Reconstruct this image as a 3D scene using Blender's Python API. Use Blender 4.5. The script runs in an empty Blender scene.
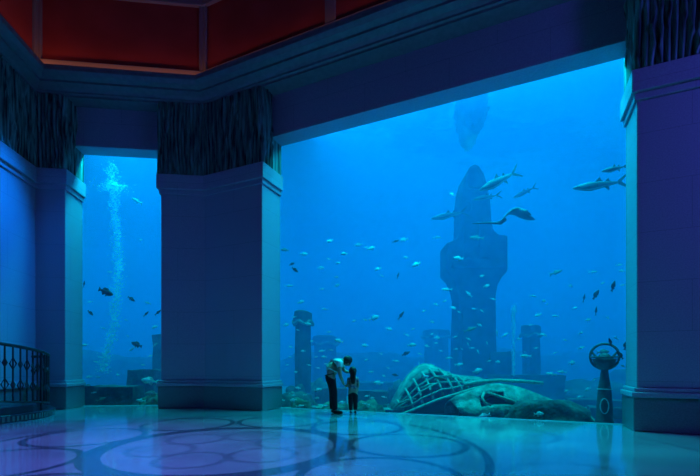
import bpy, bmesh, math, random
from mathutils import Vector, Matrix, noise

random.seed(7)
S = bpy.context.scene
COL = S.collection
PI = math.pi

# ------------------------------------------------------------------ camera
F, PX, HZ, EYE = 400.0, 350.0, 366.0, 1.1      # focal length in pixels, centre column, horizon row, eye height
cd = bpy.data.cameras.new('camera')
cam = bpy.data.objects.new('camera', cd)
COL.objects.link(cam)
cam.location = (0, 0, EYE)
cam.rotation_euler = (PI / 2, 0, 0)
cd.sensor_width = 36.0
cd.lens = F / 700 * 36
cd.shift_y = (HZ - 238) / 700
cd.clip_end = 300
S.camera = cam

# ------------------------------------------------------------------ view, world, sun, large lights
S.view_settings.view_transform = 'Standard'
S.view_settings.look = 'None'
S.view_settings.exposure = 0.0
S.view_settings.gamma = 1.0
S.view_settings.use_curve_mapping = False
S.cycles.use_denoising = True
S.cycles.volume_bounces = 8
S.cycles.max_bounces = 12
S.cycles.diffuse_bounces = 3
S.cycles.glossy_bounces = 4
S.cycles.transparent_max_bounces = 24
S.cycles.caustics_reflective = False
S.cycles.sample_clamp_indirect = 4.0

w = bpy.data.worlds.new('world')
S.world = w
w.use_nodes = True
w.node_tree.nodes['Background'].inputs[0].default_value = (0.02, 0.10, 0.30, 1)
w.node_tree.nodes['Background'].inputs[1].default_value = 0.10

def light(name, kind, loc, aim, energy, color, size=1.0, size_y=None, **kw):
    d = bpy.data.lights.new(name, kind)
    d.energy = energy
    d.color = color
    if kind == 'AREA':
        d.size = size
        if size_y:
            d.shape = 'RECTANGLE'
            d.size_y = size_y
    for k, v in kw.items():
        setattr(d, k, v)
    o = bpy.data.objects.new(name, d)
    COL.objects.link(o)
    o.location = loc
    o.rotation_euler = (Vector(aim) - Vector(loc)).to_track_quat('-Z', 'Y').to_euler()
    return o

WATER_S = (0.0010, 0.0325, 0.0740)      # scattering per metre
WATER_A = (1.0000, 0.0420, 0.0060)      # absorption per metre
SUN = 5.0
light('sun', 'SUN', (0, 20, 30), (-2.0, 12.5, 0), SUN, (1.0, 1.0, 1.0), angle=math.radians(50))
light('pillar_fill', 'AREA', (8.6, 2.4, 6.2), (6.0, 6.4, 3.6), 190, (0.09, 0.10, 1.0), 1.0)  # added fill light, no known fixture, brightens the right pillar
light('floor_fill', 'SPOT', (-4.2, 3.6, 11.7), (-3.9, 4.0, 0.0), 9600, (0.16, 0.15, 1.0),
      spot_size=math.radians(46), spot_blend=0.9, shadow_soft_size=0.5)  # added fill spot that brightens the left part of the floor
# added light bars, hidden behind the window heads, to brighten reveals and sill
for a, e, ln, an in (((2.425, 9.07, 7.22), 330, 7.2, -23.5), ((-6.257, 11.285, 7.22), 100, 2.2, 6.26)):
    o = light('reveal_fill', 'AREA', a, a, e, (0.0, 0.74, 1.0), ln, 0.08, spread=math.radians(130))
    o.rotation_euler = (Matrix.Rotation(math.radians(an), 3, 'Z') @ Matrix.Rotation(math.radians(-22), 3, 'X')).to_euler()
# added fill bars, hidden above the windows, to brighten things near the glass
for a, b, e, ln in (((2.75, 9.50, 8.6), (2.75, 9.50, 0.0), 480, 7.4), ((-6.33, 11.96, 8.6), (-6.33, 11.96, 0.0), 200, 2.4)):
    o = light('tank_fill', 'AREA', a, b, e, (0.0, 0.80, 1.0), ln, 0.25, spread=math.radians(100))
    o.rotation_euler = (0, 0, math.radians(-23.5 if ln > 3 else 6.26))
light('left_wall_fill', 'SPOT', (-5.6, 9.9, 8.0), (-7.6, 8.0, 3.0), 2700, (0.0, 0.22, 1.0),
      spot_size=math.radians(58), spot_blend=1.0, shadow_soft_size=0.15)  # extra spot added under the cornice to lift the left wall

# ------------------------------------------------------------------ helpers
def px(x, y, Y):
    """a point seen at pixel (x, y) of the photograph, Y metres ahead of the camera"""
    return Vector(((x - PX) / F * Y, Y, EYE + (HZ - y) / F * Y))

def mesh(name, verts, faces, smooth=False):
    m = bpy.data.meshes.new(name)
    m.from_pydata([tuple(v) for v in verts], [], faces)
    m.update()
    bm = bmesh.new()
    bm.from_mesh(m)
    bmesh.ops.recalc_face_normals(bm, faces=bm.faces)
    bm.to_mesh(m)
    bm.free()
    if smooth:
        m.polygons.foreach_set('use_smooth', [True] * len(m.polygons))
    return m

class MB:
    """collects shapes of ONE mesh"""
    def __init__(self):
        self.v, self.f = [], []
    def add(self, verts, faces):
        n = len(self.v)
        self.v += [Vector(p) for p in verts]
        self.f += [tuple(i + n for i in f) for f in faces]
        return self
    def box(self, x0, x1, y0, y1, z0, z1, M=None):
        vs = [Vector((x, y, z)) for z in (z0, z1) for y in (y0, y1) for x in (x0, x1)]
        if M is not None:
            vs = [M @ v for v in vs]
        return self.add(vs, [(0, 2, 3, 1), (4, 5, 7, 6), (0, 1, 5, 4), (2, 6, 7, 3), (0, 4, 6, 2), (1, 3, 7, 5)])
    def prism(self, poly, z0, z1):
        n = len(poly)
        vs = [(p[0], p[1], z0) for p in poly] + [(p[0], p[1], z1) for p in poly]
        fs = [tuple(range(n - 1, -1, -1)), tuple(range(n, 2 * n))]
        fs += [(i, (i + 1) % n, n + (i + 1) % n, n + i) for i in range(n)]
        return self.add(vs, fs)
    def tube(self, pts, rad, n=8, closed=False):
        pts = [Vector(p) for p in pts]
        if not hasattr(rad, '__len__'):
            rad = [rad] * len(pts)
        vs, fs = [], []
        up = Vector((0, 0, 1))
        for i, p in enumerate(pts):
            if closed:
                t = pts[(i + 1) % len(pts)] - pts[i - 1]
            else:
                t = pts[min(i + 1, len(pts) - 1)] - pts[max(i - 1, 0)]
            t.normalize()
            ref = up if abs(t.z) < 0.95 else Vector((0, 1, 0))
            a = t.cross(ref).normalized()
            b = t.cross(a)
            for k in range(n):
                an = 2 * PI * k / n
                vs.append(p + (a * math.cos(an) + b * math.sin(an)) * rad[i])
        m = len(pts)
        for i in range(m if closed else m - 1):
            j = (i + 1) % m
            for k in range(n):
                fs.append((i * n + k, i * n + (k + 1) % n, j * n + (k + 1) % n, j * n + k))
        if not closed:
            fs += [tuple(range(n - 1, -1, -1)), tuple(range((m - 1) * n, m * n))]
        return self.add(vs, fs)
    def lathe(self, prof, n=24, c=(0, 0, 0), sx=1, sy=1):
        vs, fs = [], []
        for r, z in prof:
            for k in range(n):
                a = 2 * PI * k / n
                vs.append((c[0] + r * sx * math.cos(a), c[1] + r * sy * math.sin(a), c[2] + z))
        for i in range(len(prof) - 1):
            for k in range(n):
                fs.append((i * n + k, i * n + (k + 1) % n, (i + 1) * n + (k + 1) % n, (i + 1) * n + k))
        fs += [tuple(range(n - 1, -1, -1)), tuple(range((len(prof) - 1) * n, len(prof) * n))]
        return self.add(vs, fs)
    def ball(self, c, rx, ry, rz, nu=12, nv=8, M=None):
        vs, fs = [], []
        c = Vector(c)
        for i in range(nv + 1):
            t = PI * i / nv
            for k in range(nu):
                a = 2 * PI * k / nu
                p = Vector((rx * math.sin(t) * math.cos(a), ry * math.sin(t) * math.sin(a), rz * math.cos(t)))
                vs.append(c + (M @ p if M is not None else p))
        for i in range(nv):
            for k in range(nu):
                fs.append((i * nu + k, (i + 1) * nu + k, (i + 1) * nu + (k + 1) % nu, i * nu + (k + 1) % nu))
        return self.add(vs, fs)
    def build(self, name, mat, parent=None, smooth=False, loc=None, rotz=0, bevel=0):
        m = mesh(name, self.v, self.f, smooth)
        m.materials.append(mat)
        o = bpy.data.objects.new(name, m)
        COL.objects.link(o)
        if loc is not None:
            o.location = loc
        o.rotation_euler = (0, 0, rotz)
        if parent is not None:
            o.parent = parent
        if bevel:
            b = o.modifiers.new('bevel', 'BEVEL')
            b.width = bevel
            b.segments = 2
            b.limit_method = 'ANGLE'
        return o

def tag(o, label=None, cat=None, group=None, kind=None):
    if label: o['label'] = label
    if cat: o['category'] = cat
    if group: o['group'] = group
    if kind: o['kind'] = kind
    return o

def empty(name, loc=(0, 0, 0), rotz=0, **kw):
    o = bpy.data.objects.new(name, None)
    COL.objects.link(o)
    o.location = loc
    o.rotation_euler = (0, 0, rotz)
    o.empty_display_size = 0.2
    return tag(o, **kw)

# ------------------------------------------------------------------ materials
def mat(name, color, rough=0.6, spec=0.3, metal=0.0, c2=None, scale=4.0, bump=0.0, bscale=None, stretch=(1, 1, 1), detail=6):
    m = bpy.data.materials.new(name)
    m.use_nodes = True
    nt = m.node_tree
    N, L = nt.nodes, nt.links
    b = N['Principled BSDF']
    b.inputs['Base Color'].default_value = (*color, 1)
    b.inputs['Roughness'].default_value = rough
    b.inputs['Metallic'].default_value = metal
    b.inputs['Specular IOR Level'].default_value = spec
    if c2 is not None or bump:
        tc = N.new('ShaderNodeTexCoord')
        mp = N.new('ShaderNodeMapping')
        mp.inputs['Scale'].default_value = stretch
        L.new(tc.outputs['Object'], mp.inputs['Vector'])
        if c2 is not None:
            nz = N.new('ShaderNodeTexNoise')
            nz.inputs['Scale'].default_value = scale
            nz.inputs['Detail'].default_value = detail
            L.new(mp.outputs['Vector'], nz.inputs['Vector'])
            r = N.new('ShaderNodeValToRGB')
            r.color_ramp.elements[0].position = 0.35
            r.color_ramp.elements[0].color = (*color, 1)
            r.color_ramp.elements[1].position = 0.65
            r.color_ramp.elements[1].color = (*c2, 1)
            L.new(nz.outputs['Fac'], r.inputs['Fac'])
            L.new(r.outputs['Color'], b.inputs['Base Color'])
        if bump:
            nb = N.new('ShaderNodeTexNoise')
            nb.inputs['Scale'].default_value = bscale or scale * 4
            nb.inputs['Detail'].default_value = 6
            L.new(mp.outputs['Vector'], nb.inputs['Vector'])
            bp = N.new('ShaderNodeBump')
            bp.inputs['Strength'].default_value = bump
            bp.inputs['Distance'].default_value = 0.05
            L.new(nb.outputs['Fac'], bp.inputs['Height'])
            L.new(bp.outputs['Normal'], b.inputs['Normal'])
    return m

def stone_mat():
    """pale granite in large blocks; joints follow the object's own x (along the wall) and z"""
    m = mat('granite', (0.29, 0.26, 0.34), 0.55, 0.3, c2=(0.35, 0.32, 0.40), scale=45, bump=0.05, bscale=90)
    nt = m.node_tree
    N, L = nt.nodes, nt.links
    b = N['Principled BSDF']
    tc = N.new('ShaderNodeTexCoord')
    sp = N.new('ShaderNodeSeparateXYZ')
    L.new(tc.outputs['Object'], sp.inputs[0])
    cb = N.new('ShaderNodeCombineXYZ')
    sm = N.new('ShaderNodeMath'); sm.operation = 'ADD'
    L.new(sp.outputs['X'], sm.inputs[0]); L.new(sp.outputs['Y'], sm.inputs[1])
    L.new(sm.outputs[0], cb.inputs['X'])
    L.new(sp.outputs['Z'], cb.inputs['Y'])
    br = N.new('ShaderNodeTexBrick')
    br.offset = 0.5
    br.inputs['Scale'].default_value = 1.0
    br.inputs['Mortar Size'].default_value = 0.007
    br.inputs['Mortar Smooth'].default_value = 0.4
    br.inputs['Brick Width'].default_value = 1.9
    br.inputs['Row Height'].default_value = 0.84
    br.inputs['Color1'].default_value = (1, 1, 1, 1)
    br.inputs['Color2'].default_value = (0.985, 0.985, 0.985, 1)
    br.inputs['Mortar'].default_value = (0.78, 0.78, 0.78, 1)
    L.new(cb.outputs[0], br.inputs['Vector'])
    mx = N.new('ShaderNodeMix')
    mx.data_type = 'RGBA'
    mx.blend_type = 'MULTIPLY'
    mx.inputs['Factor'].default_value = 1.0
    src = b.inputs['Base Color'].links[0].from_socket
    L.new(src, mx.inputs['A'])
    L.new(br.outputs['Color'], mx.inputs['B'])
    L.new(mx.outputs['Result'], b.inputs['Base Color'])
    return m

def floor_mat():
    """polished marble with a dark inlay: rings, a chain of loops and a rosette about (-1.7, 5.5)"""
    m = mat('polished_marble', (0.26, 0.26, 0.30), 0.16, 0.5, c2=(0.40, 0.38, 0.42), scale=1.1, detail=9)
    nt = m.node_tree
    N, L = nt.nodes, nt.links
    b = N['Principled BSDF']
    tc = N.new('ShaderNodeTexCoord')
    sub = N.new('ShaderNodeVectorMath'); sub.operation = 'SUBTRACT'
    sub.inputs[1].default_value = (-1.7, 5.5, 0)
    L.new(tc.outputs['Object'], sub.inputs[0])
    sp = N.new('ShaderNodeSeparateXYZ')
    L.new(sub.outputs[0], sp.inputs[0])
    def M(op, a, c=None, d=None):
        n = N.new('ShaderNodeMath'); n.operation = op
        for i, v in enumerate((a, c, d)):
            if v is None: continue
            if isinstance(v, (int, float)): n.inputs[i].default_value = v
            else: L.new(v, n.inputs[i])
        return n.outputs[0]
    x, y = sp.outputs['X'], sp.outputs['Y']
    r = M('SQRT', M('ADD', M('MULTIPLY', x, x), M('MULTIPLY', y, y)))
    th = M('ARCTAN2', y, x)
    def band(dist, at, half):
        return M('LESS_THAN', M('ABSOLUTE', M('SUBTRACT', dist, at)), half)
    def sector(n, off=0.0):
        s = 2 * PI / n
        return M('SUBTRACT', M('FLOORED_MODULO', M('ADD', th, off), s), s / 2)
    def dist_to(ang, rc):
        lx = M('SUBTRACT', M('MULTIPLY', r, M('COSINE', ang)), rc)
        ly = M('MULTIPLY', r, M('SINE', ang))
        return M('SQRT', M('ADD', M('MULTIPLY', lx, lx), M('MULTIPLY', ly, ly)))
    parts = [band(r, 1.60, 0.13), band(r, 3.42, 0.05), band(r, 6.2, 0.06)]
    parts.append(band(dist_to(sector(9, 0.3), 2.5), 0.80, 0.05))
    parts.append(band(dist_to(sector(6, 0.2), 0.82), 0.40, 0.045))
    parts.append(band(dist_to(sector(10, 0.1), 4.3), 0.75, 0.05))
    tot = parts[0]
    for q in (2, 4, 5):
        parts[q] = M('MULTIPLY', parts[q], 0.45)
    for p in parts[1:]:
        tot = M('MAXIMUM', tot, p)
    mx = N.new('ShaderNodeMix'); mx.data_type = 'RGBA'
    L.new(M('MULTIPLY', tot, 0.78), mx.inputs['Factor'])
    L.new(b.inputs['Base Color'].links[0].from_socket, mx.inputs['A'])
    mx.inputs['B'].default_value = (0.015, 0.02, 0.05, 1)
    L.new(mx.outputs['Result'], b.inputs['Base Color'])
    nz = N.new('ShaderNodeTexNoise'); nz.inputs['Scale'].default_value = 2.5; nz.inputs['Detail'].default_value = 5
    L.new(tc.outputs['Object'], nz.inputs['Vector'])
    mr = N.new('ShaderNodeMapRange')
    mr.inputs['To Min'].default_value = 0.10; mr.inputs['To Max'].default_value = 0.26
    L.new(nz.outputs['Fac'], mr.inputs['Value'])
    L.new(mr.outputs[0], b.inputs['Roughness'])
    b.inputs['Coat Weight'].default_value = 1.0
    b.inputs['Coat IOR'].default_value = 2.4
    b.inputs['Coat Roughness'].default_value = 0.11
    return m

def water_mat():
    m = bpy.data.materials.new('sea_water')
    m.use_nodes = True
    N, L = m.node_tree.nodes, m.node_tree.links
    N.remove(N['Principled BSDF'])
    out = N['Material Output']
    sc, ab, ad = N.new('ShaderNodeVolumeScatter'), N.new('ShaderNodeVolumeAbsorption'), N.new('ShaderNodeAddShader')
    ds = max(WATER_S)
    sc.inputs['Color'].default_value = (*[v / ds for v in WATER_S], 1)
    sc.inputs['Density'].default_value = ds
    da = max(WATER_A)
    ab.inputs['Color'].default_value = (*[1 - v / da for v in WATER_A], 1)
    ab.inputs['Density'].default_value = da
    L.new(sc.outputs[0], ad.inputs[0]); L.new(ab.outputs[0], ad.inputs[1])
    L.new(ad.outputs[0], out.inputs['Volume'])
    return m

def surface_mat():
    m = bpy.data.materials.new('water_surface')
    m.use_nodes = True
    N, L = m.node_tree.nodes, m.node_tree.links
    N.remove(N['Principled BSDF'])
    tr, gl, fr, mx = N.new('ShaderNodeBsdfTransparent'), N.new('ShaderNodeBsdfGlossy'), N.new('ShaderNodeFresnel'), N.new('ShaderNodeMixShader')
    gl.inputs['Roughness'].default_value = 0.06
    gl.inputs['Color'].default_value = (1, 1, 1, 1)
    fr.inputs['IOR'].default_value = 1.33
    tc, nz, bp = N.new('ShaderNodeTexCoord'), N.new('ShaderNodeTexNoise'), N.new('ShaderNodeBump')
    nz.inputs['Scale'].default_value = 0.8
    nz.inputs['Detail'].default_value = 3
    bp.inputs['Strength'].default_value = 0.12
    bp.inputs['Distance'].default_value = 0.3
    L.new(tc.outputs['Object'], nz.inputs['Vector'])
    L.new(nz.outputs['Fac'], bp.inputs['Height'])
    L.new(bp.outputs['Normal'], gl.inputs['Normal'])
    L.new(fr.outputs[0], mx.inputs[0]); L.new(tr.outputs[0], mx.inputs[1]); L.new(gl.outputs[0], mx.inputs[2])
    L.new(mx.outputs[0], N['Material Output'].inputs['Surface'])
    return m

def pane_mat():
    m = bpy.data.materials.new('acrylic_pane')
    m.use_nodes = True
    N, L = m.node_tree.nodes, m.node_tree.links
    N.remove(N['Principled BSDF'])
    tr, gl, mx = N.new('ShaderNodeBsdfTransparent'), N.new('ShaderNodeBsdfGlossy'), N.new('ShaderNodeMixShader')
    tr.inputs['Color'].default_value = (0.97, 0.99, 1.0, 1)
    gl.inputs['Roughness'].default_value = 0.03
    mx.inputs[0].default_value = 0.03
    L.new(tr.outputs[0], mx.inputs[1]); L.new(gl.outputs[0], mx.inputs[2])
    L.new(mx.outputs[0], N['Material Output'].inputs['Surface'])
    return m

STONE = stone_mat()
PLINTH = mat('dark_granite', (0.14, 0.135, 0.16), 0.4, 0.4, c2=(0.18, 0.175, 0.20), scale=40)
CORNICE = mat('cornice_plaster', (0.15, 0.15, 0.17), 0.5, 0.3, c2=(0.18, 0.18, 0.20), scale=8)
REED = mat('carved_bronze_reeds', (0.006, 0.02, 0.016), 0.5, 0.4, c2=(0.13, 0.32, 0.27), scale=2.2, stretch=(7, 7, 0.55), detail=3)  # light and dark streaks paint in lit ridges and shaded grooves
RED = mat('red_lacquer_panel', (0.33, 0.045, 0.045), 0.7, 0.2, c2=(0.26, 0.034, 0.034), scale=1.2)
FRAME = mat('mauve_frame', (0.20, 0.17, 0.20), 0.6, 0.2)
FRAME_LIT = mat('mauve_frame_lit', (0.30, 0.24, 0.25), 0.6, 0.2)  # frame colour lightened to paint in the cove light on the rim
FLOOR = floor_mat()
WATER = water_mat()
SURF = surface_mat()
PANE = pane_mat()
PLAIN = mat('hall_plaster', (0.22, 0.21, 0.26), 0.7, 0.2)
IRON = mat('black_iron', (0.012, 0.012, 0.018), 0.45, 0.4)
SAND = mat('sea_sand', (0.13, 0.16, 0.13), 0.9, 0.1, c2=(0.22, 0.26, 0.20), scale=3, bump=0.5, bscale=9)
ROCK = mat('dark_reef_rock', (0.035, 0.05, 0.06), 0.9, 0.1, c2=(0.10, 0.13, 0.12), scale=4, bump=0.9, bscale=12)
RUIN = mat('ruin_stone', (0.06, 0.075, 0.08), 0.9, 0.1, c2=(0.11, 0.13, 0.125), scale=3, bump=0.6, bscale=14)
MONUMENT = mat('monument_stone', (0.05, 0.06, 0.075), 0.9, 0.1, c2=(0.10, 0.11, 0.12), scale=2.5, bump=0.5, bscale=10)
ALGAE = mat('algae_crust', (0.045, 0.12, 0.10), 0.9, 0.1, c2=(0.26, 0.44, 0.35), scale=3.2, bump=1.0, bscale=16)
MOSS = mat('dim_moss', (0.03, 0.07, 0.05), 0.9, 0.1, c2=(0.12, 0.22, 0.16), scale=4, bump=0.8, bscale=14)
TIMBER = mat('algae_timber', (0.13, 0.27, 0.21), 0.9, 0.1, c2=(0.27, 0.42, 0.32), scale=7, bump=0.6, bscale=20)
HULL_SHADE = mat('painted_hull_shade', (0.02, 0.035, 0.045), 0.95, 0.05)  # dark colour paints the shade inside the wreck
BRONZE = mat('weathered_bronze', (0.045, 0.07, 0.075), 0.6, 0.3, c2=(0.09, 0.12, 0.12), scale=9)
PALE = mat('silver_scales', (0.50, 0.58, 0.58), 0.4, 0.4, c2=(0.66, 0.72, 0.70), scale=8)
DULL = mat('grey_green_scales', (0.14, 0.21, 0.19), 0.5, 0.3, c2=(0.22, 0.30, 0.27), scale=8)
STEEL = mat('steel_blue_back', (0.025, 0.05, 0.065), 0.5, 0.3, c2=(0.06, 0.10, 0.11), scale=5)
DARK = mat('dark_scales', (0.012, 0.018, 0.03), 0.5, 0.3, c2=(0.04, 0.05, 0.07), scale=9)
BUBBLE = mat('air_bubbles', (0.85, 0.9, 0.92), 0.2, 0.5)

# ------------------------------------------------------------------ plan of the hall
P0 = Vector((-3.84, 10.60))                     # bend of the middle pillar
aC = math.radians(-23.5); XC = Vector((math.cos(aC), math.sin(aC))); NC = Vector((-math.sin(aC), math.cos(aC)))
aB = math.radians(6.26);  XB = Vector((math.cos(aB), math.sin(aB))); NB = Vector((-math.sin(aB), math.cos(aB)))
PA = P0 - XB * 4.17                             # inner corner of the left pillar
aA = aB + PI / 2; XA = Vector((math.cos(aA), math.sin(aA))); NA = Vector((-math.sin(aA), math.cos(aA)))
B0, B1 = 1.118, 3.46                           # left window, metres left of P0 along B
C0, C1 = 1.82, 9.51                             # large window, metres right of P0 along C
GLASS = 0.76
def onC(t, s=0.0): return P0 + XC * t + NC * s
def onB(t, s=0.0): return P0 - XB * t + NB * s
def onA(t, s=0.0): return PA - XA * t + NA * s
def cross(p, u, q, v):
    d = u.x * v.y - u.y * v.x
    k = ((q.x - p.x) * v.y - (q.y - p.y) * v.x) / d
    return p + u * k
def bendBC(s): return cross(onB(0, s), XB, onC(0, s), XC)
def bendAB(s): return cross(onA(0, s), XA, onB(4.17, s), XB)

# floor
fp = [(-16, -14), (16, -14), (16, 4), (onC(12, 0.8).x, onC(12, 0.8).y), (bendBC(0.8).x, bendBC(0.8).y), (onB(7, 0.8).x, onB(7, 0.8).y), (-16, 9)]
tag(MB().prism(fp, -0.3, 0.0).build('floor', FLOOR), kind='structure')
# hall shell behind the camera and above
cp = [(-16.3, -14.3), (16.3, -14.3), (16.3, 4), (onC(14, 1.4).x, onC(14, 1.4).y), (bendBC(1.4).x, bendBC(1.4).y), (onB(9, 1.4).x, onB(9, 1.4).y), (-16.3, 9)]
tag(MB().prism(cp, 12.0, 12.3).build('ceiling', PLAIN), kind='structure')
tag(MB().box(-16.3, 16.3, -14.3, -14.0, 0, 12).build('wall_back', PLAIN), kind='structure')
tag(MB().box(16.0, 16.3, -14.0, 6.0, 0, 12).build('wall_right', PLAIN), kind='structure')

def band_poly(front, back):
    return [tuple(p) for p in front] + [tuple(p) for p in reversed(back)]

# walls above the windows: lintels set back 0.34 m behind the pillar faces
def local_box(name, org, ang, x0, x1, y0, y1, z0, z1, m=STONE, kind='structure'):
    o = MB().box(x0, x1, y0, y1, z0, z1).build(name, m, loc=(org.x, org.y, 0), rotz=ang, bevel=0.012)
    return tag(o, kind=kind)
local_box('wall_right_lintel', P0, aC, C0 - 0.3, C1 + 0.3, 0.34, 0.81, 6.92, 8.4)
local_box('wall_middle_lintel', P0, aB, -B1 - 0.3, -B0 + 0.3, 0.34, 0.81, 6.92, 8.4)
local_box('wall_right_sill', P0, aC, C0 - 0.2, C1 + 0.2, 0.70, 0.765, -0.3, 0.012)
local_box('wall_middle_sill', P0, aB, -B1 - 0.2, -B0 + 0.2, 0.70, 0.765, -0.3, 0.012)
# left wall A: runs from the corner towards the camera, lit blue
local_box('wall_left', PA, aA, -14, 0.0, 0.06, 0.5, 0, 8.4)
# attic wall behind the red panels and everything beyond the frame
ab = MB()
front = [onA(14, -0.02), bendAB(-0.02), bendBC(-0.02), onC(16, -0.02)]
back = [onA(14, 0.81), bendAB(0.81), bendBC(0.81), onC(16, 0.81)]
ab.prism(band_poly(front, back), 8.35, 12.0)
tag(ab.build('wall_attic', PLAIN), kind='structure')
local_box('wall_right_end', P0, aC, C1 + 2.6, 17, 0.1, 1.4, 0, 8.4)

# ------------------------------------------------------------------ pillars
def strip(side0, side1, bend, t0, t1, d, e, sb=0.81, free0=True, free1=True):
    """footprint of a bent pillar: front faces d metres proud, free ends e metres wider"""
    f = [side0(t0, -d), bend(-d), side1(t1, -d)]
    b = [side0(t0, sb), bend(sb), side1(t1, sb)]
    return [tuple(p) for p in f] + [tuple(p) for p in reversed(b)]

def reed_relief(sections, z0, z1, seed):
    """carved reeds: dense upright strands following the given plan polyline"""
    mb = MB()
    pts, nrm = [], []
    for p, q in sections:
        L_ = (q - p).length
        n = max(2, int(L_ / 0.014))
        d = (q - p).normalized()
        nn = Vector((d.y, -d.x))
        for i in range(n + 1):
            pts.append(p + d * (L_ * i / n)); nrm.append(nn)
    rows = int((z1 - z0) / 0.045)
    arc = 0.0
    vs, fs = [], []
    for j in range(rows + 1):
        z = z0 + (z1 - z0) * j / rows
        arc = 0.0
        for i, p in enumerate(pts):
            if i: arc += (pts[i] - pts[i - 1]).length
            u = arc * 21 + 1.5 * noise.noise((arc * 1.3, z * 0.9, seed)) + 0.7 * noise.noise((arc * 3.5, z * 1.6, seed + 5))
            h = abs(math.sin(u * PI * 0.5)) ** 0.6 * 0.08
            h += 0.035 * max(0, 1 - abs(noise.noise((arc * 2.0 + z * 0.5, z * 0.3, seed + 9))) * 13)
            h += 0.035 * max(0, 1 - abs(noise.noise((arc * 2.0 - z * 0.6, z * 0.3, seed + 19))) * 13)
            q = p + nrm[i] * (h - 0.02)
            vs.append((q.x, q.y, z))
    n = len(pts)
    for j in range(rows):
        for i in range(n - 1):
            fs.append((j * n + i, j * n + i + 1, (j + 1) * n + i + 1, (j + 1) * n + i))
    return mb.add(vs, fs)

def pillar(name, side0, side1, bend, t0, t1, e0, e1, org, ang, label, seed, concave=False):
    """side0/side1 run away from the bend; e0/e1 are +1 where that end is a free window reveal"""
    root = empty(name, (org.x, org.y, 0), label=label, cat='pillar', kind='structure')
    Mi = Matrix.Rotation(-ang, 4, 'Z') @ Matrix.Translation((-org.x, -org.y, 0))
    def put(pn, specs, m, bevel=0.015, smooth=False):
        mb = MB()
        for z0, z1, d, e in specs:
            poly = strip(side0, side1, bend, t0 + e * e0, t1 + e * e1, d, e)
            mb.prism(poly, z0, z1)
        mb.v = [Mi @ v for v in mb.v]
        o = mb.build(pn, m, root, bevel=bevel)
        o.rotation_euler = (0, 0, ang)
        return o
    put('plinth', [(0.0, 0.57, 0.07, 0.06)], PLINTH)
    put('base_moulding', [(0.57, 0.66, 0.10, 0.09), (0.66, 0.73, 0.06, 0.05)], STONE)
    put('shaft', [(0.73, 5.60, 0.0, 0.0)], STONE)
    put('neck_ledge', [(5.60, 5.72, 0.04, 0.04), (5.72, 6.10, 0.10, 0.09)], STONE)
    put('capital_core', [(6.10, 7.96, 0.03, 0.03)], REED, bevel=0)
    r0 = side0(t0 + 0.03 * e0, -0.03); r1 = side1(t1 + 0.03 * e1, -0.03); bp = bend(-0.03)
    secs = []
    if e0: secs.append((side0(t0 + 0.03 * e0, 0.34), r0))
    secs += [(r0, bp), (bp, r1)]
    if e1: secs.append((r1, side1(t1 + 0.03 * e1, 0.34)))
    mb = reed_relief(secs, 6.10, 7.98, seed)
    mb.v = [Mi @ v for v in mb.v]
    o = mb.build('carved_capital', REED, root, smooth=True)
    o.rotation_euler = (0, 0, ang)
    return root

pillar('pillar', onB, onC, bendBC, B0, C0, 1, 1, P0, aC, 'dark bent stone pillar standing between the narrow window and the large window', 3.1)
# left pillar, in the corner of wall A: its A side runs towards the camera
pillar('pillar', onA, onB, lambda s: bendAB(s), 5.5, B1, 0, -1, PA, aB, 'blue-lit stone pillar in the corner left of the narrow window', 11.7)
# right pillar: bends back towards the camera beyond the frame
PR = onC(C1 + 1.7); aD = math.radians(-53.5)
XD = Vector((math.cos(aD), math.sin(aD))); ND = Vector((-math.sin(aD), math.cos(aD)))
def onD(t, s=0.0): return PR + XD * t + ND * s
def onC2(t, s=0.0): return onC(C1 + 1.7 - t, s)
def bendCD(s): return cross(onC(0, s), XC, onD(0, s), XD)
pillar('pillar', onC2, onD, bendCD, 1.7, 1.7, 1, 0, PR, aC, 'dark violet stone pillar right of the large window', 23.3)

# ------------------------------------------------------------------ cornice, attic panels
prof = [(-0.36, 7.95), (0.05, 7.95), (0.05, 8.00), (0.10, 8.02), (0.10, 8.06), (0.16, 8.11), (0.27, 8.15), (0.30, 8.15), (0.30, 8.20),
        (0.42, 8.24), (0.50, 8.31), (0.50, 8.44), (0.44, 8.46), (0.44, 8.40), (-0.05, 8.40), (-0.36, 8.40)]
vs, fs = [], []
path = [lambda s: onA(12, s), bendAB, bendBC, lambda s: onC(16, s)]
for g in path:
    for d, z in prof:
        p = g(-d); vs.append((p.x, p.y, z))
n = len(prof)
for i in range(len(path) - 1):
    for k in range(n):
        fs.append((i * n + k, i * n + (k + 1) % n, (i + 1) * n + (k + 1) % n, (i + 1) * n + k))
fs += [tuple(range(n)), tuple(range((len(path) - 1) * n, len(path) * n))]
tag(MB().add(vs, fs).build('trim_cornice', CORNICE), kind='structure')

# red panels between mauve ribs
def red_panel(fn, t0, t1, label):
    p, q = fn(t0, -0.06), fn(t1, -0.06)
    b0, b1 = fn(t0, 0.0), fn(t1, 0.0)
    o = MB().prism([tuple(p), tuple(q), tuple(b1), tuple(b0)], 8.40, 10.52).build('attic_panel', RED)
    tag(o, label, 'wall panel', kind='structure')
def rib(poly, z0=8.40, z1=10.52):
    tag(MB().prism(poly, z0, z1).build('trim_attic_rib', FRAME, bevel=0.02), kind='structure')
red_panel(onA, 0.0, 4.0, 'dark red attic panel over the left wall')
red_panel(onB, 0.0, 4.17, 'dark red attic panel above the narrow window')
for k in range(4):
    red_panel(onC, k * 3.74, k * 3.74 + 3.74, ['dark red attic panel right of the bend over the pillar', 'red attic panel cut by the top of the photograph above the large window', 'attic panel above the right part of the large window', 'attic panel above the right pillar'][k])
hw = 0.13
rib([tuple(onB(hw, -0.12)), tuple(bendBC(-0.12)), tuple(onC(hw, -0.12)), tuple(onC(hw, 0)), tuple(bendBC(0)), tuple(onB(hw, 0))])
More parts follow.
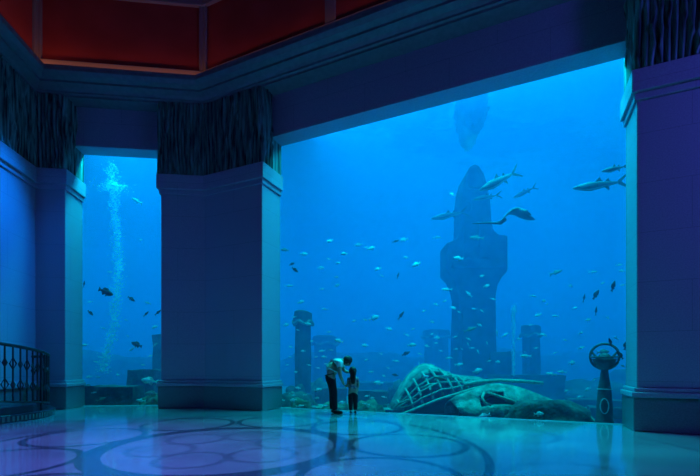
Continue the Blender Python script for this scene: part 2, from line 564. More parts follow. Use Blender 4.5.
rib([tuple(onA(hw * 1.6, -0.12)), tuple(bendAB(-0.12)), tuple(onB(4.17 - hw * 1.6, -0.12)), tuple(onB(4.17 - hw * 1.6, 0)), tuple(bendAB(0)), tuple(onA(hw * 1.6, 0))])
for k in (1, 2, 3):
    t = 3.74 * k
    rib([tuple(onC(t - hw, -0.12)), tuple(onC(t + hw, -0.12)), tuple(onC(t + hw, 0)), tuple(onC(t - hw, 0))])
for z0, z1, nm in ((8.40, 8.82, 'trim_attic_base'), (10.52, 10.80, 'trim_attic_head')):
    f_ = [onA(12, -0.14), bendAB(-0.14), bendBC(-0.14), onC(16, -0.14)]
    b_ = [onA(12, 0.0), bendAB(0.0), bendBC(0.0), onC(16, 0.0)]
    tag(MB().prism(band_poly(f_, b_), z0, z1).build(nm, FRAME_LIT if 'base' in nm else FRAME, bevel=0.02), kind='structure')
# warm cove lamps hidden on top of the cornice
def cove(fn, t0, t1, e):
    c = fn((t0 + t1) / 2, -0.30); a = fn((t0 + t1) / 2, -0.22)
    d = fn(t1) - fn(t0)
    o = light('cove_lamp', 'AREA', (c.x, c.y, 8.43), (a.x, a.y, 9.4), e, (1.0, 0.34, 0.16), abs(t1 - t0), 0.08)
    ax = Vector((d.x, d.y, 0)).normalized()
    zz = -(Vector((a.x, a.y, 9.4)) - Vector((c.x, c.y, 8.43))).normalized()
    yy = zz.cross(ax)
    o.rotation_euler = Matrix((ax, yy, zz)).transposed().to_euler()
cove(onB, 0.1, 4.0, 6.0)
cove(onC, 0.1, 7.5, 7.0)
cove(onA, 0.1, 4.0, 5)

# ------------------------------------------------------------------ windows: acrylic panes
def window(name, org, ang, x0, x1):
    r = empty(name, (org.x, org.y, 0), kind='structure')
    o = MB().box(x0 - 0.1, x1 + 0.1, GLASS - 0.06, GLASS, 0.0, 7.02).build('pane', PANE, r)
    o.rotation_euler = (0, 0, ang)
window('window_1', P0, aC, C0, C1)
window('window_2', P0, aB, -B1, -B0)

# ------------------------------------------------------------------ tank: water, surface, bed, far walls
ZS = 9.05
gC, gB = onC(14, GLASS + 0.005), onB(12, GLASS + 0.005)
gM = bendBC(GLASS + 0.005)
tank = [(gB.x, gB.y), (gM.x, gM.y), (gC.x, gC.y), (30, 8), (30, 46), (-30, 46), (-30, 12)]
tag(MB().prism(tank, -0.6, ZS).build('tank_water', WATER), kind='structure')
tag(MB().add([(x, y, ZS - 0.02) for x, y in tank], [tuple(range(len(tank)))]).build('water_surface', SURF), kind='structure')

def bed_z(x, y):
    return -0.10 + 0.10 * noise.noise((x * 0.35, y * 0.35, 1.3)) + 0.05 * noise.noise((x * 1.1, y * 1.1, 4.0))
vs, fs = [], []
nx, ny = 90, 60
for j in range(ny + 1):
    for i in range(nx + 1):
        x = -30 + 60 * i / nx; y = 4 + 42 * j / ny
        vs.append((x, y, bed_z(x, y)))
for j in range(ny):
    for i in range(nx):
        c = Vector(((vs[j * (nx + 1) + i][0] + 0.33), vs[j * (nx + 1) + i][1] + 0.35))
        if (c - P0).dot(NC) > -0.2 and (c - P0).dot(NB) > -0.2:
            fs.append((j * (nx + 1) + i, j * (nx + 1) + i + 1, (j + 1) * (nx + 1) + i + 1, (j + 1) * (nx + 1) + i))
tag(MB().add(vs, fs).build('ground_seabed', SAND, smooth=True), kind='structure')
tag(MB().box(-30, 30, 45.5, 46.2, -0.6, 9.5).build('wall_tank_rear', RUIN), kind='structure')
tag(MB().box(-30.4, -29.8, 10, 46, -0.6, 9.5).build('wall_tank_left', RUIN), kind='structure')
tag(MB().box(29.8, 30.4, 6, 46, -0.6, 9.5).build('wall_tank_right', RUIN), kind='structure')


# ------------------------------------------------------------------ balustrade and curved steps at the left wall
def railing():
    cx, cy, R_ = -8.13, 8.24, 1.6
    wall_x = lambda y: onA(0).x + (y - onA(0).y) * XA.x / XA.y
    def pt(a, r, z): return Vector((cx + r * math.cos(a), cy + r * math.sin(a), z))
    # arc from the far end at the wall round to the near left
    a_far = 1.30; a_near = -1.15
    def floor_z(a):                       # two low steps rising towards the near end
        return 0.155 if a > 0.05 else 0.30
    st = MB()
    def wedge(a0, a1, r, z0, z1):
        n = 14
        pts = [pt(a0 + (a1 - a0) * i / n, r, 0) for i in range(n + 1)]
        poly = [(p.x, p.y) for p in pts if p.x > wall_x(p.y) + 0.12]
        ends = [(wall_x(poly[-1][1]) + 0.12, poly[-1][1]), (wall_x(poly[0][1]) + 0.12, poly[0][1])]
        st.prism(poly + ends, z0, z1)
    wedge(-1.3, 1.45, R_ + 0.06, 0.0, 0.155)
    s_ = st.build('curved_step', mat('step_marble', (0.02, 0.022, 0.04), 0.25, 0.5), bevel=0.015)
    tag(s_, 'low dark curved step under the iron railing at the left wall', 'step')
    slot_glow = mat('painted_slot_glow', (0.11, 0.14, 0.13), 0.4, 0.3)  # pale strips paint the light of backlit slots in the riser
    for i in range(30):
        a0 = -1.05 + i * 0.05
        q0, q1 = pt(a0, R_ + 0.064, 0), pt(a0 + 0.024, R_ + 0.064, 0)
        if q0.x > wall_x(q0.y) + 0.2:
            q2, q3 = pt(a0 + 0.024, R_ + 0.05, 0), pt(a0, R_ + 0.05, 0)
            MB().prism([tuple(p.xy) for p in (q0, q1, q2, q3)], 0.025, 0.12).build('painted_lit_slot', slot_glow, s_)
    st = MB()
    wedge(-1.35, 0.02, R_ - 0.02, 0.155, 0.30)
    o = st.build('curved_step', s_.data.materials[0], bevel=0.015)
    tag(o, 'upper curved step on the near side under the iron railing', 'step')
    root = empty('iron_railing', (cx + R_, cy, 0.155), label='black wrought iron curved railing with diamond ornaments at the left wall', cat='railing')
    off = Vector((cx + R_, cy, 0.155))
    def top_z(a): return 1.33 + 0.30 * max(0.0, min(1.0, (0.62 - a) / 1.5))
    def bot_z(a): return 0.26 + 0.24 * max(0.0, min(1.0, (0.62 - a) / 1.5))
    n = 40
    A = [a_near + (a_far - a_near) * i / n for i in range(n + 1)]
    A = [a for a in A if pt(a, R_ - 0.06, 0).x > wall_x(pt(a, R_ - 0.06, 0).y) + 0.09]
    for nm, zf, r in (('handrail', top_z, 0.034), ('bottom_rail', bot_z, 0.018)):
        mb = MB(); mb.tube([pt(a, R_ - 0.06, zf(a)) - off for a in A], r, 8)
        mb.build(nm, IRON, root, smooth=True)
    a = A[-1] - 0.02; k = 0
    while a > A[0]:
        post = k % 9 == 2
        mb = MB()
        p0, p1 = pt(a, R_ - 0.06, floor_z(a) if post else bot_z(a)) - off, pt(a, R_ - 0.06, top_z(a)) - off
        rr = 0.026 if post else 0.016
        mb.tube([p0, p1], rr, 6)
        o = mb.build('newel_post' if post else 'baluster', IRON, root)
        if not post:
            h = p1.z - p0.z
            T = Vector((-math.sin(a), math.cos(a), 0))
            for q, hz in enumerate((0.30, 0.68)):
                c = p0 + Vector((0, 0, h * hz))
                solid = (k + q) % 2 == 0
                mb = MB()
                if solid:
                    vs = [c + Vector((0, 0, .11)), c + T * .055, c - Vector((0, 0, .11)), c - T * .055]
                    N_ = Vector((math.cos(a), math.sin(a), 0)) * 0.022
                    mb.add(vs + [c + N_, c - N_], [(0, 1, 4), (1, 2, 4), (2, 3, 4), (3, 0, 4), (1, 0, 5), (2, 1, 5), (3, 2, 5), (0, 3, 5)])
                else:
                    mb.tube([c + Vector((0, 0, .12)), c + T * .065, c - Vector((0, 0, .12)), c - T * .065], 0.015, 5, closed=True)
                mb.build('diamond_ornament', IRON, o)
        a -= 0.095; k += 1
railing()

# ------------------------------------------------------------------ sunken ruins
def jitter(mb, amp, sc, seed):
    for v in mb.v:
        d = noise.noise_vector((v.x * sc + seed, v.y * sc, v.z * sc))
        v += d * amp
    return mb

def subdiv(o, cuts=2, amp=0.0, sc=2.0, seed=0.0, smooth=True):
    bm = bmesh.new(); bm.from_mesh(o.data)
    bmesh.ops.subdivide_edges(bm, edges=bm.edges, cuts=cuts, use_grid_fill=True)
    for v in bm.verts:
        v.co += noise.noise_vector((v.co.x * sc + seed, v.co.y * sc + 3.1, v.co.z * sc)) * amp
    bm.to_mesh(o.data); bm.free()
    if smooth: o.data.polygons.foreach_set('use_smooth', [True] * len(o.data.polygons))
    return o

def extrude_profile(pts, y0, y1):
    """a solid whose outline in x-z is pts, from y0 to y1"""
    n = len(pts)
    vs = [(x, y0, z) for x, z in pts] + [(x, y1, z) for x, z in pts]
    fs = [tuple(range(n)), tuple(range(2 * n - 1, n - 1, -1))] + [(i, (i + 1) % n, n + (i + 1) % n, n + i) for i in range(n)]
    return MB().add(vs, fs)

def tower():
    Y = 15.2; k = Y / F
    c = px(472, 366, Y)
    root = empty('sunken_tower', (c.x, Y, -0.1), rotz=0.0, label='tall round-topped stone monument with broad shoulders rising in mid tank', cat='tower')
    def P(x, y): return ((x - 472) * k, EYE + (HZ - y) * k + 0.1)
    body = [P(453, 385), P(454, 340), P(455, 310), P(455, 300), P(453, 290), P(449, 281), P(443, 275), P(443, 247), P(447, 246), P(453, 243), P(456.5, 238),
            P(457, 226), P(457.5, 205), P(459, 192), P(462, 181), P(466, 173.5), P(470.5, 170.5), P(475, 173), P(479.5, 180), P(483, 191), P(485.5, 205), P(487, 226),
            P(488.5, 234), P(493, 238.5), P(502.5, 240), P(502.5, 274), P(497, 280), P(492.5, 288), P(491, 298), P(491, 310), P(491.5, 340), P(493, 385)]
    o = extrude_profile(body, -0.55, 0.55).build('monument_body', MONUMENT, root, bevel=0.07)
    cap = [P(463.5, 196), P(465, 186), P(470, 178), P(475.5, 186), P(478, 196)]
    extrude_profile(cap, -0.62, -0.5).build('carved_niche', MONUMENT, root, bevel=0.02)
    ring = MB(); q = P(463, 213)
    ring.tube([(q[0] + 0.16 * math.cos(a), -0.57, q[1] + 0.22 * math.sin(a)) for a in [2 * PI * i / 20 for i in range(20)]], 0.035, 6, closed=True)
    ring.build('carved_ring', MONUMENT, root, smooth=True)
    for x0, x1, y0, y1 in ((459, 470, 262, 226), (474, 485, 262, 226), (447, 498, 271, 264), (458, 488, 372, 310)):
        a, b = P(x0, y0), P(x1, y1)
        MB().box(a[0], b[0], -0.61, -0.5, a[1], b[1]).build('relief_panel', MONUMENT, root, bevel=0.03)
    a, b = P(484, 385), P(505, 352)
    subdiv(MB().box(a[0], b[0], -0.9, 0.3, a[1], b[1]).build('footing_block', MONUMENT, root), 2, 0.08, 2.0, 3)
tower()

def ruin_column(x, y_top, y_bot, wpx, Y, label, seed, name='ruined_column', m=None):
    k = Y / F; c = px(x, 366, Y)
    zt = EYE + (HZ - y_top) * k; r = wpx * k / 2
    root = empty(name, (c.x, Y, -0.15), rotz=0.3 * seed, label=label, cat='column')
    H = zt + 0.15
    prof_ = [(r * 1.25, 0), (r * 1.25, 0.25), (r * 1.0, 0.32), (r * 0.92, H * 0.5), (r * 0.9, H - 0.5), (r * 1.1, H - 0.42), (r * 1.05, H - 0.3), (r * 1.0, H - 0.05), (r * 0.7, H)]
    jitter(MB().lathe(prof_, 14), 0.06, 2.2, seed).build('shaft', m or RUIN, root)
    g = MB()
    g.tube([(1.12 * r * math.cos(a), 1.12 * r * math.sin(a), H - 0.42 + 0.06 * math.sin(5 * a)) for a in [2 * PI * i / 24 for i in range(24)]], 0.06, 6, closed=True)
    g.build('capital_band', ALGAE, root, smooth=True)
ruin_column(303, 311, 400, 17, 13.8, 'dark ruined column left of the bending person', 1.0)
ruin_column(531, 325, 400, 18, 16.2, 'hazy broken column right of the tall monument', 2.0)
ruin_column(325, 336, 400, 24, 21.0, 'very faint ruined column behind the bending person', 3.0)
ruin_column(436, 330, 400, 26, 23.0, 'very faint ruined column far behind the left of the monument', 5.0)

def rock(x0, x1, y_top, Y, depth, label, m=None, seed=0.0, name='rock', rough=0.25, lift=0.0, cat='rock'):
    k = Y / F
    a, b = px(x0, 366, Y), px(x1, 366, Y)
    zt = EYE + (HZ - y_top) * k
    bm = bmesh.new()
    bmesh.ops.create_icosphere(bm, subdivisions=4, radius=1.0)
    H = zt + 0.25
    rx = (b.x - a.x) / 2
    for v in bm.verts:
        p = v.co.copy()
        p.x = math.copysign(abs(p.x) ** 0.8, p.x); p.z = math.copysign(abs(p.z) ** 0.85, p.z)
        n_ = noise.fractal((p.x * 1.6 + seed, p.y * 1.6, p.z * 1.6), 1.0, 2.0, 4)
        p *= 1 + rough * n_
        v.co = Vector((p.x * rx, p.y * depth, p.z * H))
    zmax = max(v.co.z for v in bm.verts)
    for v in bm.verts: v.co.z *= H / zmax
    me = bpy.data.meshes.new(name); bm.to_mesh(me); bm.free()
    me.polygons.foreach_set('use_smooth', [True] * len(me.polygons))
    me.materials.append(m or ROCK)
    o = bpy.data.objects.new(name, me); COL.objects.link(o)
    o.location = ((a.x + b.x) / 2, Y, -0.25)
    return tag(o, label, cat)

def block(x0, x1, y0, y1, Y, depth, label, m=None, seed=0.0, name='ruin_block', rot=0.0, cat='stone block'):
    k = Y / F; a, b = px(x0, y0, Y), px(x1, y1, Y)
    hw_, z0, z1 = (b.x - a.x) / 2, min(a.z, b.z), max(a.z, b.z)
    o = MB().box(-hw_, hw_, -depth / 2, depth / 2, 0, z1 - z0).build(name, m or RUIN, loc=((a.x + b.x) / 2, Y, z0), rotz=rot)
    subdiv(o, 5, 0.05, 2.5, seed, smooth=False)
    return tag(o, label, cat)

# left window
block(91, 139, 386, 409, 12.3, 0.8, 'long dark sunken beam lying low in the narrow window', ROCK, 1.0, 'sunken_beam', 0.03, 'sunken beam')
block(134, 160, 370, 409, 13.5, 0.9, 'dark squat block behind the right end of the beam in the narrow window', ROCK, 2.0)
block(157, 175, 335, 409, 14.8, 0.7, 'tall dark wall fragment at the right edge of the narrow window', ROCK, 3.0)
rock(74, 93, 384, 12.7, 0.35, 'dark rock at the lower left corner of the narrow window', seed=5.0)
rock(140, 168, 391, 12.0, 0.35, 'greenish low rock at the lower right of the narrow window', MOSS, 6.0)
# left half of the large window
rock(276, 318, 391, 11.75, 0.4, 'low dark reef rock at the lower left of the large window', seed=8.0)
rock(284, 309, 384, 12.85, 0.3, 'dark reef hump behind the low rock at the foot of the ruined column', seed=9.5)
rock(290, 313, 397, 10.95, 0.22, 'small green mossy rock at the lower left of the large window', MOSS, 9.0)
rock(306, 332, 377, 14.7, 0.4, 'steep greenish rock leaning behind the bending person', MOSS, 10.0)
block(316, 346, 388, 409, 12.9, 0.5, 'low broken wall behind the legs of the bending person', RUIN, 4.0, 'broken_wall', 0.1, 'wall fragment')
block(352, 388, 391, 404, 12.0, 0.6, 'long flat stone slab behind the child', RUIN, 5.0, 'stone_slab', -0.1, 'stone slab')
rock(352, 384, 399, 10.7, 0.35, 'flat mossy green rock just right of the child', MOSS, 11.0)
rock(318, 352, 401, 10.9, 0.35, 'flat mossy green rock behind the feet of the two people', MOSS, 12.0)
rock(388, 410, 379, 12.9, 0.4, 'dark rock poking out left of the wreck', seed=13.0)
# right part
rock(506, 592, 399, 8.75, 0.3, 'broad dark reef rock along the glass in front of the wreck', seed=14.0, rough=0.2)
rock(556, 640, 379, 13.5, 1.2, 'hazy dark reef mound behind the ring statue', RUIN, 16.0)
rock(600, 700, 366, 16.0, 1.4, 'very hazy tall reef mound at the right end of the tank', RUIN, 17.0)
block(572, 650, 400, 407, 11.2, 0.7, 'upper long stone ledge behind the ring statue', RUIN, 6.0, 'stone_ledge', -0.38, 'stone ledge')
block(592, 640, 407.5, 418, 10.0, 0.5, 'lower long stone ledge behind the foot of the ring statue', RUIN, 7.0, 'stone_ledge', -0.40, 'stone ledge')
block(486, 560, 375, 400, 13.6, 0.7, 'low hazy wall at the foot of the monument on its right', RUIN, 8.0, 'broken_wall', -0.1, 'wall fragment')
block(340, 450, 382, 402, 17.0, 1.0, 'long low hazy wall left of the foot of the monument', RUIN, 9.0, 'broken_wall', 0.05, 'wall fragment')

# distant reef, only a darkening of the lower water
rock(255, 425, 350, 25.5, 0.9, 'long dark reef far behind the ruined columns, faded by the water', seed=21.0, rough=0.3)
rock(395, 580, 346, 28.5, 0.9, 'long dark reef far behind the monument, faded by the water', seed=22.0, rough=0.3)
rock(535, 700, 352, 31.5, 0.9, 'long dark reef far behind the ring statue, faded by the water', seed=23.0, rough=0.3)
rock(40, 185, 350, 24.0, 1.3, 'long dark reef far behind the beam in the narrow window, faded by the water', seed=24.0, rough=0.3)

# ------------------------------------------------------------------ the wreck
def wreck():
    Y = 10.75; k = Y / F
    c = px(442, 366, Y)
    root = empty('hull_wreck', (c.x, Y, -0.15), label='green algae-covered half of a rotten ship hull with bare ribs and long beam', cat='shipwreck')
    def P(x, y, d=0.0): return Vector(((x - 442) * k, d, EYE + (HZ - y) * k + 0.15))
    # ridge line (upper outline) and lower lip (beam) in the picture plane, the shell bulges between
    top = [(392, 411), (397, 399), (404, 385), (412, 374), (420, 366), (427, 363), (436, 364), (446, 369), (457, 374), (470, 376), (485, 378), (502, 382)]
    low = [(394, 413), (402, 411), (411, 407.5), (420, 403.5), (430, 399.5), (440, 396), (450, 393), (458, 390.5), (466, 388), (474, 386), (484, 384), (502, 383)]
    nT, nS = len(top), 14
    def surf(i, s):
        a, b = P(*top[i]), P(*low[i])
        q = a.lerp(b, s)
        h = (a - b).length
        q.y = 0.55 - 0.95 * math.sin(s * PI * 0.55) * min(1.0, h / 0.6) - 0.02 * i * 0
        q.z += 0.10 * h * math.sin(s * PI)
        return q
    # which cells are missing planks: lower left half
    fs, vs = [], []
    for i in range(nT):
        for j in range(nS + 1):
            p = surf(i, j / nS)
            p += noise.noise_vector((p.x * 2.2, p.y * 2.2, p.z * 2.2)) * 0.05
            vs.append(p)
    for i in range(nT - 1):
        for j in range(nS):
            s = (j + .5) / nS
            gone = (1 <= i <= 8 and 0.36 < s < 0.97) and not (i == 6 and s < 0.6) and not (i == 8 and s < 0.6)
            if not gone:
                fs.append((i * (nS + 1) + j, (i + 1) * (nS + 1) + j, (i + 1) * (nS + 1) + j + 1, i * (nS + 1) + j + 1))
    o = MB().add(vs, fs).build('hull_shell', ALGAE, root, smooth=True)
    m_ = o.modifiers.new('solid', 'SOLIDIFY'); m_.thickness = 0.06
    # back of the hull so that the shell closes behind
    vs, fs = [], []
    for i in range(nT):
        a = P(*top[i])
        for j in range(7):
            s = j / 6
            vs.append((a.x, 0.55 + 0.9 * math.sin(s * PI / 2), max(0.0, a.z * math.cos(s * PI / 2) ** 0.7)))
    for i in range(nT - 1):
        for j in range(6):
            fs.append((i * 7 + j, i * 7 + j + 1, (i + 1) * 7 + j + 1, (i + 1) * 7 + j))
    o = MB().add(vs, fs).build('hull_back', ALGAE, root, smooth=True)
    m_ = o.modifiers.new('solid', 'SOLIDIFY'); m_.thickness = 0.05
    # bare ribs and stringers over the hole
    for i in range(1, 10):
        MB().tube([surf(i, s) + Vector((0, -0.03, 0)) for s in [0.25 + 0.75 * q / 9 for q in range(10)]], 0.035, 6).build('hull_rib', TIMBER, root, smooth=True)
    for s in (0.52, 0.68, 0.84):
        MB().tube([surf(i, s) + Vector((0, -0.04, 0.02 * math.sin(i * 3))) for i in range(0, 11)], 0.026, 6).build('hull_stringer', TIMBER, root, smooth=True)
    MB().tube([P(x, y, -0.55) for x, y in [(391, 414.5)] + low[:-1]], [0.035] + [0.04] * 9 + [0.035, 0.03], 8).build('long_beam', TIMBER, root, smooth=True)
    # dark solid standing in for the shade below the beam
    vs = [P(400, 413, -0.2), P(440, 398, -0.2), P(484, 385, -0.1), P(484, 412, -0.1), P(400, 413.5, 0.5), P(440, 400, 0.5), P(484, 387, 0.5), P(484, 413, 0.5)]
    MB().add(vs, [(0, 3, 2, 1), (4, 5, 6, 7), (0, 1, 5, 4), (1, 2, 6, 5), (2, 3, 7, 6), (3, 0, 4, 7)]).build('hull_shade_fill', HULL_SHADE, root)
    for q, (x, y, d) in enumerate(((426, 385, -.3), (440, 377, -.28), (405, 400, -.3))):
        MB().tube([P(x - 8, y + 3, d), P(x, y - 1, d - .05), P(x + 9, y - 2, d)], 0.03, 6).build('loose_plank', TIMBER, root, smooth=True)
    return root
wreck()

def wreck_bow():
    Y = 9.45; k = Y / F
    c = px(510, 366, Y)
    root = empty('bow_wreck', (c.x, Y, -0.15), label='rounded green bow section of the wreck with a dark porthole lying by the glass', cat='shipwreck')
    def P(x, y, d=0.0): return Vector(((x - 510) * k, d, EYE + (HZ - y) * k + 0.15))
    top = [(455, 402), (462, 397), (470, 393.5), (480, 389.5), (490, 385), (502, 383.5), (515, 385.5), (527, 389), (539, 394), (552, 399), (568, 405), (584, 411)]
    low = [(459, 412), (464, 416), (471, 418), (480, 418.5), (492, 417), (504, 417), (515, 417), (527, 418), (539, 419), (552, 420), (568, 420), (585, 420)]
    nT, nS = len(top), 12
    def surf(i, s):
        a, b = P(*top[i]), P(*low[i])
        q = a.lerp(b, s); h = (a - b).length
        q.y = 0.4 - (0.40 + 0.12 * h) * math.sin(s * PI * 0.6) - 0.035 * i
        return q
    vs, fs = [], []
    for i in range(nT):
        for j in range(nS + 1):
            p = surf(i, j / nS); p += noise.noise_vector((p.x * 2.6 + 4, p.y * 2.6, p.z * 2.6)) * 0.045
            vs.append(p)
    for i in range(nT - 1):
        for j in range(nS):
            s = (j + .5) / nS
            if i in (3, 4) and 0.25 < s < 0.62: continue
            if i in (5, 6) and 0.5 < s < 0.62: continue
            fs.append((i * (nS + 1) + j, (i + 1) * (nS + 1) + j, (i + 1) * (nS + 1) + j + 1, i * (nS + 1) + j + 1))
    o = MB().add(vs, fs).build('bow_shell', ALGAE, root, smooth=True)
    m_ = o.modifiers.new('solid', 'SOLIDIFY'); m_.thickness = 0.05
    vs, fs = [], []
    for i in range(nT):
        a = P(*top[i])
        for j in range(6):
            s = j / 5
            vs.append((a.x, 0.4 - 0.035 * i + 0.7 * math.sin(s * PI / 2), max(0, a.z * math.cos(s * PI / 2) ** 0.7)))
    for i in range(nT - 1):
        for j in range(5):
            fs.append((i * 6 + j, i * 6 + j + 1, (i + 1) * 6 + j + 1, (i + 1) * 6 + j))
    o = MB().add(vs, fs).build('bow_back', ALGAE, root, smooth=True)
    m_ = o.modifiers.new('solid', 'SOLIDIFY'); m_.thickness = 0.05
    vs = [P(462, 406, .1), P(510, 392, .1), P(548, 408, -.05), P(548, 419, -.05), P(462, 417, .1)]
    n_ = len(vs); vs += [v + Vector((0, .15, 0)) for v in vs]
    MB().add(vs, [tuple(range(n_)), tuple(range(2 * n_ - 1, n_ - 1, -1))] + [(i, (i + 1) % n_, n_ + (i + 1) % n_, n_ + i) for i in range(n_)]).build('bow_shade_fill', HULL_SHADE, root)  # dark slab standing in for the shade behind the holes
    MB().tube([P(484, 392, -.30), P(500, 397.5, -.34), P(519, 404.5, -.36)], 0.04, 6).build('fallen_spar', TIMBER, root, smooth=True)
    MB().tube([P(482, 392, -.15), P(479, 397, -.22), P(481, 402, -.26), P(487, 404, -.27)], 0.035, 6).build('porthole_rim', TIMBER, root, smooth=True)
    MB().tube([P(470, 386, .5), P(486, 382.5, .5), P(505, 381, .45), P(530, 382, .45), P(552, 384, .45)], 0.045, 7).build('rear_spar', TIMBER, root, smooth=True)
    return root
wreck_bow()

# ------------------------------------------------------------------ ring statue
def statue():
    Y = 8.35; k = Y / F
    c = px(604.5, 366, Y)
    root = empty('ring_statue', (c.x, Y, 0.0), rotz=-math.atan2(c.x, Y), label='dark bronze ring and bowl on a tapered pedestal by the right pillar', cat='statue')
    Z = lambda y: EYE + (HZ - y) * k
    prof_ = [(8.2 * k, -0.1), (8.2 * k, Z(421)), (7.4 * k, Z(419)), (6.9 * k, Z(405)), (6.0 * k, Z(392)), (5.6 * k, Z(390)), (5.9 * k, Z(389)), (5.4 * k, Z(387)), (4.2 * k, Z(379)), (3.2 * k, Z(371)), (3.4 * k, Z(369))]
    MB().lathe(prof_, 20).build('pedestal', BRONZE, root, smooth=True)
    MB().tube([(6.2 * k * math.cos(a), 6.2 * k * math.sin(a), Z(389)) for a in [2 * PI * i / 24 for i in range(24)]], 0.012, 6, closed=True).build('collar', PALE, root, smooth=True)
    ov = MB(); ov.tube([(0.06 * math.cos(a) * 1.2, -6.9 * k - 0.012, Z(405.5) + 0.155 * math.sin(a)) for a in [2 * PI * i / 22 for i in range(22)]], 0.012, 6, closed=True)
    ov.build('oval_emblem', PALE, root, smooth=True)
    rb = 11.6 * k
    bowl = [(3.0 * k, Z(370)), (6.0 * k, Z(367.5)), (9.2 * k, Z(363)), (10.9 * k, Z(358.5)), (10.4 * k, Z(358.5)), (6 * k, Z(361)), (0.01, Z(361.5))]
    MB().lathe(bowl, 24).build('bowl', BRONZE, root, smooth=True)
    MB().tube([(12.4 * k * math.cos(a), 0, Z(356.5) + 12.6 * k * math.sin(a)) for a in [2 * PI * i / 40 for i in range(40)]], 0.026, 7, closed=True).build('ring', BRONZE, root, smooth=True)
    MB().tube([(11.8 * k * math.cos(a), 11.8 * k * math.sin(a), Z(357)) for a in [2 * PI * i / 32 for i in range(32)]], 0.016, 6, closed=True).build('cross_ring', BRONZE, root, smooth=True)
    MB().ball((0, 0, Z(357)), 5.5 * k, 4 * k, 4.0 * k).build('shell_ornament', BRONZE, root, smooth=True)
    for sx in (-1, 1):
        MB().tube([(sx * 3 * k, 0, Z(360)), (sx * 7 * k, 0, Z(357)), (sx * 11.5 * k, 0, Z(351))], [0.04, 0.03, 0.02], 6).build('wing_ornament', BRONZE, root, smooth=True)
statue()

# ------------------------------------------------------------------ bubble columns (nobody could count the bubbles)
def bubbles(name, line, Y, wid, n, label, rmin=0.006, rmax=0.017, flare=None):
    pts = [px(x, y, Y) for x, y in line]
    o0 = pts[-1].copy()
    mb = MB()
    for i in range(n):
        t = random.random() * (len(pts) - 1); q = int(t)
        p = pts[q].lerp(pts[q + 1], t - q)
        ww = wid * (0.55 + 0.7 * abs(noise.noise((t * 2.1, 5.5, 0))))
        p = p + Vector((random.gauss(0, ww), random.gauss(0, ww), random.gauss(0, .05)))
        r = random.uniform(rmin, rmax)
        mb.ball(p - o0, r, r, r, 6, 4)
    if flare:
        fx, fy, fw, fn = flare
        for i in range(fn):
            p = px(fx, fy, Y) + Vector((random.gauss(0, fw), random.gauss(0, fw * .7), random.gauss(0, .07)))
            r = random.uniform(rmin, rmax)
            mb.ball(p - o0, r, r, r, 6, 4)
    o = mb.build(name, BUBBLE, smooth=True, loc=o0)
    return tag(o, label, 'bubbles', kind='stuff')
bubbles('bubble_column', [(112, 165), (113, 190), (116, 225), (119, 262), (118, 285), (115, 305), (113, 330), (107, 350), (103, 372)], 12.7, 0.11, 2400,
        'pale column of air bubbles rising through the narrow window', flare=(113, 187, 0.22, 350))
bubbles('bubble_column', [(513.5, 308), (513.5, 330), (513.5, 376)], 13.2, 0.035, 1300, 'thin straight streak of air bubbles right of the monument')


# ------------------------------------------------------------------ people
SKIN = mat('skin', (0.38, 0.24, 0.18), 0.55, 0.3)
HAIR = mat('dark_hair', (0.012, 0.010, 0.010), 0.5, 0.4)
SHIRT = mat('pale_shirt', (0.34, 0.52, 0.52), 0.8, 0.1, c2=(0.46, 0.62, 0.62), scale=9)
TROUSER = mat('dark_trousers', (0.022, 0.016, 0.024), 0.8, 0.1)
TEE = mat('patterned_top', (0.10, 0.09, 0.13), 0.8, 0.1, c2=(0.35, 0.28, 0.30), scale=26, detail=1)
SHOE = mat('dark_shoes', (0.015, 0.015, 0.018), 0.5, 0.3)

def skin_mesh(verts, edges, radii, sub=2):
    me = bpy.data.meshes.new('skin_tmp')
    me.from_pydata([tuple(v) for v in verts], edges, [])
    o = bpy.data.objects.new('skin_tmp', me)
    COL.objects.link(o)
    m = o.modifiers.new('skin', 'SKIN')
    m.use_smooth_shade = True
    for i, r in enumerate(radii):
        sv = me.skin_vertices[0].data[i]
        sv.radius = (r, r) if not isinstance(r, tuple) else r
        sv.use_root = (i == 0)
    sm = o.modifiers.new('sub', 'SUBSURF')
    sm.levels = sm.render_levels = sub
    dg = bpy.context.evaluated_depsgraph_get()
    em = bpy.data.meshes.new_from_object(o.evaluated_get(dg))
    vs = [v.co.copy() for v in em.vertices]
    fs = [tuple(p.vertices) for p in em.polygons]
    bpy.data.objects.remove(o); bpy.data.meshes.remove(em)
    return vs, fs

class Skel:
    def __init__(self): self.v, self.e, self.r = [], [], []
    def add(self, p, r, parent=None):
        self.v.append(Vector(p)); self.r.append(r)
        i = len(self.v) - 1
        if parent is not None: self.e.append((parent, i))
        return i
    def chain(self, start, items):
        for p, r in items: start = self.add(p, r, start)
        return start
    def bake(self, mb, sub=2):
        return mb.add(*skin_mesh(self.v, self.e, self.r, sub))

